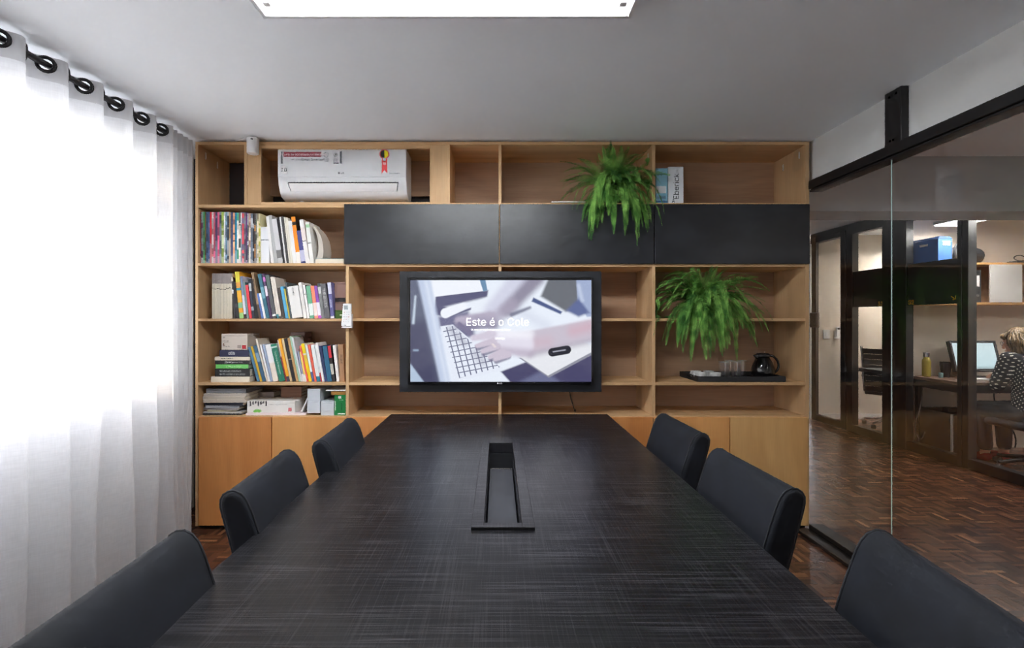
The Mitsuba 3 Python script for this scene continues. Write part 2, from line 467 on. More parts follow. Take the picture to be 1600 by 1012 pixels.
for yy in (1.85, 1.87):
    v, f = lathe_vf([(0, -.003), (.005, -.003), (.005, 0), (.003, .002), (0, .002)], seg=12)
    MB().add(np.stack([1.998 - v[:, 2], yy + v[:, 0], 2.215 + v[:, 1]], 1), f).put(part(gp, 'screw'), 'steel')
MB().box(2.02, 2.09, 3.55, 3.63, 0, 2.12, ch=.003).put(part(gp, 'end_post'), 'black_metal')

# ------------------------------------------------------------------ far partition with its door and lettered bands
fp = thing('office_partition', 'black framed glass partition of the offices across the corridor', 'glass partition')


def post(y0, y1, z0=0.0, z1=CEIL - .002, x0=FX - .03, x1=FX + .05, name='post'):
    MB().box(x0, x1, y0, y1, z0, z1, ch=.003).put(part(fp, name), 'black_metal')


def pane(y0, y1, z0, z1):
    MB().add([[FX + .005, y0, z0], [FX + .005, y1, z0], [FX + .005, y1, z1], [FX + .005, y0, z1]], [[0, 1, 2, 3]]).put(part(fp, 'pane'), 'glass_sheet')


for (a, b) in ((6.16, 6.26), (5.345, 5.68), (4.638, 4.70), (4.705, 4.753), (3.42, 3.50), (1.9, 1.98)):
    post(a, b)
MB().box(FX - .03, FX + .05, RB, 6.98, 2.385, CEIL - .002, ch=.003).put(part(fp, 'header'), 'black_metal')
for (a, b) in ((RB, 1.9), (1.98, 3.42), (3.50, 4.638), (4.753, 5.345), (5.68, 6.16)):
    MB().box(FX - .03, FX + .05, a, b, 0, .092, ch=.003).put(part(fp, 'bottom_rail'), 'black_metal')
    pane(a, b, .09, 2.39)
for (a, b) in ((4.753, 5.345), (5.68, 6.16)):
    q = MB().box(FX - .012, FX + .02, a, b, 1.505, 1.93, ch=.002)
    q.put(part(fp, 'band', 'black band across the glass'), 'black_matte')
for t, yy in (('S2', 5.30), ('S1', 5.725)):
    MB().add(*text_front(t, .045, FX - .0125, yy, 1.535, bold=True, face='-x')).put(part(fp, 'lettering', 'yellow letters'), prin(rgb(226, 176, 40), .5))
ar = MB()
for a0, a1 in (((4.83, 1.575), (4.785, 1.545)), ((4.785, 1.545), (4.785, 1.578)), ((4.785, 1.545), (4.815, 1.543))):
    ar.add(*tube_vf([[FX - .014, a0[0], a0[1]], [FX - .014, a1[0], a1[1]]], .0035, 6))
ar.put(part(fp, 'arrow', 'yellow arrow'), prin(rgb(226, 176, 40), .5))
# the sliding door at the end
dm = MB()
for (y0, y1, z0, z1) in ((6.265, 6.355, .01, 2.45), (6.845, 6.94, .01, 2.45), (6.355, 6.845, .01, .095), (6.355, 6.845, 2.385, 2.45)):
    dm.box(FX - .04, FX + .0, y0, y1, z0, z1, ch=.003)
dd = struct('door_1', 'black framed glass sliding door of the farther office at the corridor end', 'door')
dm.put(part(dd, 'frame'), 'black_metal')
MB().add([[FX - .02, 6.35, .09], [FX - .02, 6.85, .09], [FX - .02, 6.85, 2.39], [FX - .02, 6.35, 2.39]], [[0, 1, 2, 3]]).put(part(dd, 'pane'), 'glass_sheet')
hm = MB()
for (y0, y1, z0, z1) in ((6.76, 6.785, 1.25, 1.45), (6.905, 6.93, 1.25, 1.45), (6.785, 6.905, 1.25, 1.275), (6.785, 6.905, 1.425, 1.45)):
    hm.box(FX - .07, FX - .045, y0, y1, z0, z1, ch=.002)
hm.put(part(dd, 'handle', 'black rectangular frame handle'), 'brown_metal')
k = struct('trim_1', 'white door jamb at the corridor end', 'trim')
MB().box(FX - .03, FX + .02, 6.985, 7.04, 0, 2.44).put(k, 'white_paint')

#@@BOOKCASE
# ================================================================== bookcase
bc = thing('bookcase', 'wall wide plywood bookcase with lower cabinets and black flap doors facing the table', 'bookcase')
TH = .018


def bpart(name, x0, x1, z0, z1, y0=YF, y1=YB, mat='wood_shelf', ch=.0012, label=None, par=bc):
    return MB().box(x0, x1, y0, y1, z0, z1, ch=ch).put(part(par, name, label), mat)


XL0, XL1, XR0, XR1 = X(305), X(309.5), X(1258.5), X(1264.5)
XA0, XA1 = X(540.3), X(545)          # divider columns 1 | 2
XB0, XB1 = X(778.8), X(783.5)        # 2 | 3
XC0, XC1 = X(1019), X(1024)          # 3 | 4
ZT0, ZT1 = Z(226), Z(221.3)
Z1 = Z(317)                          # shelf under the top row
Z1L = Z(319.5)
ZB = .02
bpart('side_panel', XL0, XL1, ZB, ZT0, mat='wood_upright')
bpart('side_panel', XR0, XR1, ZB, ZT0, mat='wood_upright')
bpart('top_board', XL0, XR1, ZT0, ZT1)
ZC = Z(649.5)                        # counter board over the cabinets (top face)
bpart('divider', XA0, XA1, ZC, Z(324.2), mat='wood_upright')
bpart('divider', XB0, XB1, ZC, Z1 - TH, mat='wood_upright')
bpart('divider', XC0, XC1, ZC, Z1 - TH, mat='wood_upright')
bpart('divider', X(381.5), X(386), Z1L, ZT0, mat='wood_upright')
bpart('divider', X(698.5), X(703), Z1L, ZT0, mat='wood_upright')
bpart('divider', X(779), X(783.5), Z1, ZT0, mat='wood_upright')
bpart('divider', XC0, XC1, Z1, ZT0, mat='wood_upright')
bpart('shelf', XL1, XA1, Z1L - .019, Z1L)
bpart('shelf', XA1, XR0, Z1 - TH, Z1)
for py in (411, 497.6, 597.6):
    bpart('shelf', XL1, XA0, Z(py) - .0175, Z(py))
for (a, b) in ((XA1, XB0), (XB1, XC0), (XC1, XR0)):
    for py in (412.5, 497, 597.2):
        if py == 412.5:
            bpart('shelf', a, b, Z(py) - .017, Z(py))
        else:
            bpart('shelf', a, b, Z(py) - .019, Z(py))
bpart('counter_board', XL1, XR0, ZC - .019, ZC)
# back panels
bpart('back_panel', XA1 - .01, XR0, ZC, Z1, YB - .008, YB, 'wood_back', 0)
bpart('back_panel', XL1, XA0, ZC, Z1L, YB - .008, YB, 'wood_back', 0)
bpart('back_panel', X(703), XR0, Z1, ZT0, YB - .008, YB, 'wood_back', 0)
bpart('back_panel', X(386), X(698.5), Z(286.5), ZT0, YB - .05, YB - .03, 'wood_back', 0, 'board that the air conditioner hangs on')
# the frame around the air conditioner
zf0, zf1 = Z1L, ZT0
bpart('face_frame_stile', X(386), X(407.5), zf0, zf1, YF + .002, YF + .02, 'wood_upright')
bpart('face_frame_stile', X(671.5), X(698.5), zf0, zf1, YF + .002, YF + .02, 'wood_upright')
bpart('face_frame_rail', X(407.5), X(671.5), zf1 - .024, zf1, YF + .002, YF + .02, 'wood_shelf')
bpart('face_frame_rail', X(407.5), X(671.5), zf0, Z(315.5), YF + .002, YF + .02, 'wood_shelf')
# black flap doors
for (a, b) in ((537.5, 779.6), (781.2, 1021.8), (1023.2, 1265.5)):
    y = YF - .022
    bpart('flap_door', X(a, y), X(b, y), Z(412, y), Z(318.6, y), y, YF - .002, 'black_panel', .0015, 'matt black flap door')
# cabinet doors
dl = [(310, 423.6, 'wood_orange'), (425, 540.5, 'wood_tan'), (542.5, 660, 'wood_orange'), (661.4, 779, 'wood_tan'), (781, 900, 'wood_orange'), (901.4, 1020, 'wood_orange'),
      (1021.8, 1139.8, 'wood_tan'), (1141.2, 1262.4, 'wood_pale')]
for a, b, mt in dl:
    y = YF - .019
    bpart('cabinet_door', X(a, y), X(b, y), Z(821, y), Z(651.8, y), y, YF - .001, mt, .0012)
bpart('carcass', XL1, XR0, ZB + .03, ZC - .02, YF + .004, YB, 'wood_back', 0)
bpart('toe_kick', XL0 + .01, XR1 - .01, 0.001, ZB + .03, YF + .03, YF + .05, 'toe_black', 0)
# little shelf clips inside the top row
for (px, yy, py) in ((1249.3, YF + .06, 232), (1021 + 0, YF + .1, 231), (1249.3, YF + .25, 238), (313, YF + .08, 232), (313, YF + .22, 236), (1015.5, YF + .08, 233), (1015.5, YF + .25, 238)):
    x = {1249.3: XR0 - .003, 1021: XC1, 313: XL1, 1015.5: XC0 - .003}[px if px != 1021 + 0 else 1021]
    if px == 1021:
        continue
    MB().box(x, x + .003, yy, yy + .012, Z(py) - .045, Z(py), ch=.001).put(part(bc, 'shelf_clip'), 'white_satin')

#@@BOOKS
# ================================================================== books and papers
W_, CRM = (232, 231, 229), (222, 214, 198)


def rect_segments(m, w, d, h, bands):
    """bands: list of (fraction of the height from below, colour)"""
    z = 0.0
    for fr_, col in bands:
        z2 = min(h, z + fr_ * h)
        m.box(0, w, 0, d, z, z2, col)
        z = z2


def book(label, px0, px1, top, shelf_z, bands, lean=0.0, y0=YF + .03, d=.17, group=None, title=None, name='book', pages=True, cat='book', mat='paint'):
    """An upright book; px0, px1: its foot, top: its upper edge, lean: how far its head is left of its foot, all as measured on the photograph."""
    s = y0 / F
    x0, x1 = X(px0, y0), X(px1, y0)
    hz = Z(top, y0) - shelf_z
    a = math.atan2(lean * s, hz)
    w = max(.004, (x1 - x0) * math.cos(a) - .0006)
    h = hz / math.cos(a) - w * math.sin(a) * .5
    if isinstance(bands, tuple):
        bands = [(1.0, bands)]
    t = thing(name, label, cat, group)
    ca, sa = math.cos(a), math.sin(a)
    M = np.array([[ca, 0, -sa, x0], [0, 1, 0, y0], [sa, 0, ca, shelf_z + .0006], [0, 0, 0, 1.0]])
    cov = MB()
    brd = min(.0028, w * .28)
    z = 0.0
    for fr_, col in bands:
        z2 = min(h, z + fr_ * h)
        cov.box(0, w, 0, .003, z, z2, col)
        z = z2
    c0, c1 = bands[len(bands) // 2][1], bands[len(bands) // 2][1]
    cov.box(0, brd, .003, d, 0, h, c0).box(w - brd, w, .003, d, 0, h, c1)
    if not pages:
        cov.box(brd, w - brd, .003, d, 0, h, c0)
        cov.put(t, mat, color=True, M=M)
    else:
        cov.put(part(t, 'cover'), mat, color=True, M=M)
        MB().box(brd, w - brd, .003, d - .004, .003, h - .003).put(part(t, 'pages'), 'pages', M=M)
    if title:
        txt, col, frac, fill = title
        L = h * fill
        mm = meshkit.text_mesh(txt, 1.0, .001)
        b = mm.bounds
        sc = min(L / (b[1, 0] - b[0, 0]), w * .55 / 1.0)
        v = (np.array(mm.vertices) - [(b[0, 0] + b[1, 0]) / 2, (b[0, 1] + b[1, 1]) / 2, 0]) * [sc, sc, 1]
        v = np.stack([w / 2 + v[:, 1], -v[:, 2] * .0008 / .001 - .0001, h * frac - v[:, 0]], 1)
        q = MB()
        q.add(v, mm.faces, col)
        q.put(part(t if pages else t, 'title'), mat, color=True, M=M)
    return t


def flat_book(label, px0, px1, py0, py1, y0, d, col, spine=None, titles=(), name='book', cat='book', group=None, base=None, spine_frac=1.0, skew=0.0):
    """A book or magazine lying flat, its front at y0; py0 upper, py1 lower edge."""
    t = thing(name, label, cat, group)
    x0, x1 = X(px0, y0), X(px1, y0)
    z1, z0 = Z(py0, y0), Z(py1, y0)
    if base is not None:
        z1, z0 = base + (z1 - z0), base
    c = MB()
    th = min(.0025, (z1 - z0) * .25)
    c.box(x0, x1, y0, y0 + d, z1 - th, z1, col, .0003).box(x0, x1, y0, y0 + d, z0, z0 + th, col, .0003)
    if spine is not None:
        c.box(x0, x1, y0, y0 + .003, z0 + th, z1 - th, spine)
    M = np.eye(4)
    if skew:
        a = math.radians(skew)
        cx, cy = (x0 + x1) / 2, y0 + d / 2
        M = np.array([[math.cos(a), -math.sin(a), 0, 0], [math.sin(a), math.cos(a), 0, 0], [0, 0, 1, 0], [0, 0, 0, 1.0]])
        M[:3, 3] = np.array([cx, cy, 0]) - M[:3, :3] @ [cx, cy, 0]
    c.put(part(t, 'cover'), 'paint', color=True, M=M)
    MB().box(x0 + .002, x1 - .002, y0 + (.003 if spine is not None else .0015), y0 + d - .002, z0 + th, z1 - th).put(part(t, 'pages'), 'pages', M=M)
    for (txt, hh, fx, fz, tc) in titles:
        q = MB()
        q.add(*text_front(txt, hh, x0 + (x1 - x0) * fx, y0 - .0002, z0 + (z1 - z0) * fz), tc)
        q.put(part(t, 'title'), 'paint', color=True, M=M)
    return t, z1


def carton(label, px0, px1, py0, py1, y0, d, col, base=None, name='box', cat='box', group=None, rot=0.0, flap=True, lid=None, mat='paint', extra=()):
    """A cardboard box: body, lid seam, printed patches (extra: fx0, fx1, fz0, fz1, colour on the front)."""
    t = thing(name, label, cat, group)
    x0, x1 = X(px0, y0), X(px1, y0)
    z1, z0 = Z(py0, y0), Z(py1, y0)
    if base is not None:
        z1, z0 = base + (z1 - z0), base
    M = np.eye(4)
    if rot:
        a = math.radians(rot)
        M[:2, :2] = [[math.cos(a), -math.sin(a)], [math.sin(a), math.cos(a)]]
        M[:3, 3] = np.array([x0, y0, 0]) - M[:3, :3] @ [x0, y0, 0]
    zl = z1 - (z1 - z0) * (lid or .12)
    MB().box(x0, x1, y0, y0 + d, z0, zl - .0008, col, .0012).put(part(t, 'body'), mat, color=True, M=M)
    MB().box(x0 - .0006, x1 + .0006, y0 - .0006, y0 + d, zl, z1, col, .0012).put(part(t, 'lid'), mat, color=True, M=M)
    for (a, b, c, e, cc) in extra:
        q = MB()
        q.box(x0 + (x1 - x0) * a, x0 + (x1 - x0) * b, y0 - .0016, y0 - .0004, z0 + (z1 - z0) * c, z0 + (z1 - z0) * e, cc)
        q.put(part(t, 'print'), mat, color=True, M=M)
    return t, z1


SH1, SH2, SH3, SH4 = Z(411), Z(497.6), Z(597.6), ZC
# ---- row of comics on the uppermost shelf
comics = [(311.6, 314.2, (150, 40, 60), (60, 40, 50), 'dark red and maroon'), (314.2, 317.5, (130, 150, 150), (74, 30, 70), 'grey teal and purple'), (317.5, 320, (60, 140, 80), (40, 90, 50), 'bright green'),
          (320, 322.3, (96, 84, 44), (50, 60, 30), 'olive brown'), (322.3, 325.2, (70, 96, 130), (50, 66, 100), 'steel blue'), (325.2, 327.8, (84, 100, 140), (110, 120, 160), 'slate blue'),
          (327.8, 330.8, (196, 44, 60), (180, 30, 40), 'plain red'), (330.8, 333.8, (226, 206, 206), (196, 90, 100), 'white and rose'), (333.8, 336.5, (230, 120, 160), (150, 60, 80), 'bright pink'),
          (336.5, 339.8, (80, 60, 96), (170, 170, 180), 'purple and grey'), (339.8, 343, (236, 110, 150), (120, 60, 90), 'hot pink'), (343, 346, (120, 126, 136), (50, 54, 60), 'grey and charcoal'),
          (346, 349.8, (158, 182, 90), (220, 226, 210), 'lime green'), (349.8, 352.2, (226, 228, 226), (140, 150, 130), 'white and sage'), (352.2, 355, (130, 164, 190), (70, 90, 110), 'light blue'),
          (355, 357.8, (52, 62, 76), (226, 230, 232), 'navy and white'), (357.8, 360.4, (190, 156, 106), (170, 136, 90), 'plain tan'), (360.4, 364, (76, 84, 120), (140, 160, 180), 'indigo and pale blue'),
          (364, 367, (240, 180, 140), (80, 60, 70), 'peach'), (367, 370.2, (30, 120, 150), (20, 110, 140), 'deep teal'), (370.2, 373, (228, 232, 226), (20, 140, 90), 'white and emerald'),
          (373, 376.2, (226, 220, 206), (50, 54, 50), 'cream and charcoal'), (376.2, 377.9, (196, 200, 204), (110, 130, 150), 'pale grey'), (377.9, 381.5, (216, 84, 100), (90, 120, 150), 'coral red'),
          (381.5, 384, (120, 120, 126), (70, 60, 80), 'mid grey'), (384, 386.3, (92, 54, 110), (60, 40, 76), 'violet'), (386.3, 388.7, (86, 90, 98), (220, 220, 224), 'grey and white'),
          (388.7, 391.6, (220, 200, 184), (150, 110, 100), 'cream and peach'), (391.6, 395, (110, 124, 140), (230, 232, 234), 'blue grey and white'), (395, 397.3, (46, 44, 46), (220, 220, 220), 'black and white'),
          (397.3, 399.6, (66, 56, 56), (210, 140, 50), 'brown and orange'), (399.6, 401.6, (140, 140, 136), (90, 110, 80), 'grey and moss'), (401.6, 404, (216, 206, 180), (130, 120, 100), 'cream'),
          (404, 406.6, (170, 166, 70), (220, 214, 196), 'olive yellow')]
rng = np.random.default_rng(11)
for i, (a, b, c1, c2, nm) in enumerate(comics):
    top = 331 + (0 if i < 18 else .9 if i < 26 else 2.2) + rng.uniform(-.3, .3)
    n = 3 if 'plain' in nm or 'deep' in nm else int(rng.integers(9, 14))
    fr_ = rng.dirichlet(np.ones(n) * 2.5)
    bands = []
    for j in range(n):
        u = rng.random()
        base = c1 if u < .7 else tuple(.72 * np.array(c2) + .28 * np.array(c1))
        bands.append((fr_[j], tuple(np.clip(np.array(base) * rng.uniform(.8, 1.15), 0, 250))))
    bands[0] = (bands[0][0], tuple(np.clip(np.array(c1) * .5 + 110, 0, 240)))
    end = 'at the left end of' if i == 0 else f'{ORD[i]} from the left in'
    book(f'thin comic with {nm} spine, {end} the comics row', a, b, top, SH1, bands, 0, YF + .022 + rng.uniform(0, .004), .17, 'thin comics on the uppermost book shelf', name='comic', cat='comic', pages=True)
carton('white storage box with a dark seam, between the comics and leaning magazines', 406.9, 420.5, 353.5, 410.9, YF + .034, .2, (226, 228, 232), base=SH1, lid=.34, extra=((.0, 1.0, .635, .655, (120, 124, 130)),))

R1 = 'leaning books on the uppermost book shelf'
row1 = [('thin white magazine, first of the leaning magazines beside the white storage box', 423.7, 428.2, 337.7, W_, 8.2), ('pale grey magazine leaning right behind the first white magazine', 429.0, 434.2, 336.2, (176, 178, 178), 9.6),
        ('light grey thick book with dark print at its foot, third of the leaning books', 434.6, 442.4, 342, [(.12, (190, 190, 190)), (.18, (120, 120, 120)), (.7, (206, 206, 208))], 10.4),
        ('black thin folder, fourth of the leaning books', 442.6, 445.4, 339.5, (36, 36, 38), 9.2), ('white thin magazine after the black folder', 445.6, 448.0, 339, (214, 214, 214), 9.2), ('charcoal thin folder, sixth of the leaning books', 448.2, 451.6, 337.8, (70, 70, 70), 9.0),
        ('cream thin magazine after the charcoal folder', 451.8, 454.4, 339, (216, 212, 198), 8.6), ('ivory thin magazine, eighth of the leaning books', 454.6, 457.8, 340, (226, 222, 206), 8.4), ('white unprinted book left of the orange book', 458, 464.0, 345, (230, 230, 228), 8.0),
        ('tall orange book with black band and white foot on the uppermost book shelf', 464.2, 470.4, 338.6, [(.24, (232, 228, 222)), (.58, (236, 140, 40)), (.07, (50, 38, 30)), (.11, (240, 146, 44))], 9.4),
        ('short indigo book with lavender foot beside the tall orange book', 470.7, 477.6, 360, [(.06, (60, 62, 110)), (.34, (190, 190, 214)), (.6, (74, 74, 130))], 7.4),
        ('white catalogue with faint red print after the short indigo book', 478, 484.2, 343, [(.5, (232, 230, 228)), (.02, (120, 120, 120)), (.3, (228, 216, 212)), (.18, (232, 232, 230))], 10.6),
        ('white catalogue with green mark, last of the leaning row', 484.4, 490.6, 346.5, [(.48, (230, 230, 226)), (.02, (110, 110, 110)), (.36, (226, 226, 222)), (.08, (150, 190, 150)), (.06, (228, 228, 226))], 7.6)]
for (lb, a, b, top, bands, ln) in row1:
    book(lb, a, b, top, SH1, bands, ln, YF + .03, .2, R1)
# a limp booklet that has slumped against the row
t = thing('booklet', 'limp greyish booklet slumped in a curve against the last white catalogue', 'booklet')
y0 = YF + .06
cur = smooth_curve([[X(491.6, y0), SH1 + .004], [X(496, y0), SH1 + .05], [X(497.5, y0), SH1 + .12], [X(495, y0), SH1 + .19], [X(488.5, y0), SH1 + .243]], 20)
cur2 = smooth_curve([[X(499, y0), SH1 + .004], [X(504.5, y0), SH1 + .05], [X(505, y0), SH1 + .11], [X(501, y0), SH1 + .185], [X(489.5, y0), SH1 + .252]], 20)
ring = np.vstack([cur, cur2[::-1]])
mm = prism(shapely.Polygon(ring).buffer(0), .16)
v = np.array(mm.vertices)
MB().add(np.stack([v[:, 0], y0 + .16 - v[:, 2], v[:, 1]], 1), np.array(mm.faces)).put(t, prin(rgb(196, 188, 178), .7))
flat_book('teal covered white book lying flat at the end of the uppermost book shelf', 492.5, 537.5, 402.8, 410.8, YF + .03, .2, (90, 140, 150), base=SH1 + .0004)

# ---- second book shelf
rng = np.random.default_rng(3)
for i in range(13):
    a = 331.2 + i * 2.42
    k = rng.uniform(.95, 1.04)
    g = rng.uniform(.9, 1.05)
    dot = .62 + .06 * rng.random()
    c = tuple(np.array((206, 198, 180)) * k)
    bands = [(dot, c), (.012, (60, 56, 50)), (.76 - dot, c), (.228, tuple(np.array((142, 134, 132)) * g))]
    book(f'beige journal with grey head and dark dot, {ORD[i]} from the left on its shelf', a, a + 2.4, 427 + rng.uniform(-.2, .4), SH2, bands, 0, YF + .03, .2, 'beige journals on the second book shelf', name='journal', cat='journal')
R2 = 'books on the second shelf'
row2 = [('thin dark grey book with white patch right after the beige journals', 365.5, 368.2, 433, [(.6, (56, 54, 56)), (.1, (230, 230, 230)), (.2, (60, 52, 50)), (.1, (226, 214, 200))], 4.5),
        ('thin black book left of the wide yellow one', 369.0, 373.8, 440, [(.3, (40, 40, 44)), (.1, (70, 70, 76)), (.6, (30, 30, 32))], 6),
        ('wide yellow book with orange and green patches', 374.3, 381, 424.4, [(.12, (150, 196, 120)), (.1, (226, 160, 50)), (.12, (130, 180, 140)), (.26, (230, 170, 50)), (.05, (50, 130, 150)), (.12, (226, 160, 80)), (.23, (222, 206, 70))], 7.6),
        ('white and slate thin book next to the wide yellow book', 381.6, 385.4, 431.6, [(.1, (50, 40, 40)), (.45, (212, 212, 222)), (.45, (120, 136, 164))], 6.8),
        ('thin teal grey book left of the bright red book', 385.8, 389.0, 441, (110, 136, 136), 6.2),
        ('slim bright red book on the second shelf', 389.6, 394, 445, [(.9, (222, 62, 76)), (.1, (226, 80, 90))], 6.6),
        ('navy book with pale title after the bright red book', 394.3, 398.2, 436.3, [(.2, (44, 50, 66)), (.1, (150, 156, 170)), (.4, (40, 48, 66)), (.2, (180, 184, 190)), (.1, (40, 46, 60))], 6.8),
        ('thick black book before the tall brown one', 398.5, 404.2, 436, (30, 28, 28), 7.2),
        ('tall thin brown book on the second shelf', 404.5, 408.2, 425.2, [(.3, (84, 66, 54)), (.7, (150, 122, 94))], 12),
        ('short blue book behind the short white one', 408.6, 412.0, 458.3, (86, 116, 180), 7.4), ('short white book on the second shelf', 412.4, 416, 458.0, (234, 234, 236), 8.2),
        ('teal book with pale title on the second shelf', 416.4, 421.8, 428, [(.45, (50, 104, 124)), (.25, (110, 160, 176)), (.3, (60, 112, 130))], 14.2), ('dark purple book with white title after the teal book', 422, 426, 427.4, [(.5, (70, 50, 84)), (.22, (226, 214, 226)), (.1, (80, 60, 92)), (.1, (200, 120, 190)), (.08, (80, 60, 92))], 13),
        ('dark grey book with white dot at its foot', 426.3, 432, 429.6, [(.05, (70, 74, 76)), (.04, (226, 230, 230)), (.6, (84, 86, 90)), (.31, (90, 108, 106))], 12),
        ('cream thin book, left one of the cream pair', 432.6, 436.3, 432.5, [(.1, (60, 120, 130)), (.9, (214, 206, 194))], 10.4), ('cream thin book, right one of the cream pair', 436.5, 440.2, 433.2, [(.06, (70, 70, 70)), (.94, (216, 208, 198))], 10.6),
        ('dark brown thin book left of the sky blue book', 441.6, 445.8, 449.5, (66, 60, 56), 8.2), ('sky blue book on the second shelf', 446.3, 451, 447.6, (84, 164, 206), 8.6), ('yellow edged dark thin book right of the sky blue book', 451.4, 453.6, 451, (196, 186, 90), 8.2),
        ('charcoal book half hidden by the wide white box file', 453.8, 456.4, 441, (78, 88, 92), 8.5)]
for (lb, a, b, top, bands, ln) in row2:
    book(lb, a, b, top, SH2, bands, ln, YF + .03, .17, R2)
book('wide white box file with dark word on its spine', 456.9, 473.6, 447, SH2, (226, 225, 222), 8.4, YF + .026, .2, R2, title=('Gerdau', (60, 60, 64), .83, .25), name='box_file', cat='box file', pages=False)
row2b = [('tall white book right of the wide white box file', 474.4, 479.8, 441.2, (226, 224, 220), 8.6, None), ('thin white book with black dash', 480.2, 484, 445.2, [(.72, (228, 226, 222)), (.015, (60, 60, 60)), (.265, (226, 226, 224))], 7.4, None),
         ('book with green spine and white lower half', 484.4, 491.2, 446.6, [(.09, (110, 170, 140)), (.36, (226, 236, 230)), (.55, (110, 172, 140))], 6.6, None),
         ('book with coral spine and pink lower half', 491.8, 497.4, 446.6, [(.08, (240, 150, 130)), (.4, (244, 218, 212)), (.52, (242, 140, 110))], 6.8, None),
         ('book with purple spine and white lower half', 497.7, 502.6, 446.6, [(.09, (190, 90, 190)), (.4, (232, 226, 236)), (.51, (140, 80, 170))], 7.2, None),
         ('grey book with dark head right of the purple one', 503, 507.6, 442.7, [(.1, (130, 130, 136)), (.6, (120, 124, 124)), (.2, (190, 190, 190)), (.1, (70, 76, 80))], 7.4, None),
         ('thick charcoal book with large white vertical title', 508.4, 516, 443, (98, 98, 102), 7.6, ('THE RULES', (216, 214, 214), .6, .55)),
         ('indigo book with white vertical title at the end of the second shelf', 516.8, 522.4, 441.2, [(.06, (226, 226, 232)), (.62, (98, 98, 150)), (.32, (200, 200, 220))], 5.6, ('JQuery', (234, 234, 240), .42, .45))]
for (lb, a, b, top, bands, ln, ti) in row2b:
    book(lb, a, b, top, SH2, bands, ln, YF + .03, .17, R2, title=ti)
t, zz = carton('small green box at the right end of the second book shelf', 523.6, 540, 484, 497, YF + .05, .2, (70, 104, 44), base=SH2 + .0004, extra=((.45, .75, .35, .5, (220, 226, 210)),))
t, zz = carton('lower mauve brown box on the small green box', 523.6, 540, 470, 483, YF + .07, .22, (134, 106, 98), base=zz + .0005)
t, zz = flat_book('black album between the two mauve brown boxes', 523.4, 540, 463, 469, YF + .08, .22, (30, 26, 26), spine=(34, 28, 28), base=zz + .0005)
carton('upper mauve brown box on the black album', 522.6, 540, 438, 463, YF + .09, .22, (150, 120, 112), base=zz + .0005)

# ---- third book shelf: the flat stack, then the leaning row
G3 = 'flat stack on the third book shelf'
ys = YF + .035
zz = SH3 + .0004
t, zz = flat_book('thick cream book at the bottom of the flat stack', 329, 390, 587, 595.5, ys - .01, .24, (216, 206, 192), base=zz, group=G3)
t, zz = flat_book('thick black book with two line title, second from the bottom of the flat stack', 336, 390.3, 574, 586.2, ys, .19, (30, 30, 32), (32, 33, 34), (('Mastering Autodesk', .011, .45, .68, (176, 178, 178)), ('Revit Architecture 2012', .011, .5, .3, (176, 178, 178))), base=zz + .0003, group=G3)
t, zz = flat_book('light green book with pale title in the flat stack', 337, 388, 567, 573.8, ys + .002, .19, (90, 180, 84), (112, 196, 104), (('HTML5 & CSS3', .010, .55, .5, (206, 236, 190)),), base=zz + .0003, group=G3)
t, zz = flat_book('black book with white title above the light green book', 336, 390, 561, 566.8, ys, .19, (30, 30, 30), (34, 34, 34), (('jQuery', .012, .4, .5, (226, 226, 226)), ('IN ACTION', .008, .66, .5, (170, 170, 170))), base=zz + .0003, group=G3)
t, zz = flat_book('thin cream book with dark title in the flat stack', 335.5, 390.3, 555, 560.8, ys, .19, (216, 206, 190), (218, 208, 192), (('Design for Web', .008, .35, .5, (60, 56, 54)),), base=zz + .0003, group=G3)
t, zz = flat_book('dark navy book with white emblems under the beige carton', 343, 388.5, 544.5, 554.8, ys + .004, .19, (36, 38, 66), (38, 40, 70), (('BIB', .018, .42, .5, (224, 224, 226)),), base=zz + .0003, group=G3)
carton('beige printed carton with a red corner mark on top of the flat stack', 346, 386.5, 519, 544.2, ys + .008, .17, (196, 186, 176), base=zz + .0005, group=G3,
       extra=((.8, .95, .07, .3, (176, 40, 50)), (.62, .76, .1, .3, (150, 140, 134)), (.05, .3, .55, .58, (130, 122, 116)), (.05, .34, .47, .49, (140, 132, 126)), (.05, .14, .72, .82, (160, 150, 142)), (.05, .32, .2, .23, (130, 122, 116)), (.06, .12, .26, .4, (120, 96, 84))))
flat_book('dark red book standing behind the foot of the flat stack', 391, 399, 586, 596.5, YF + .10, .2, (110, 40, 48), (112, 42, 50), base=SH3 + .0004)
R3 = 'leaning books on the third shelf'
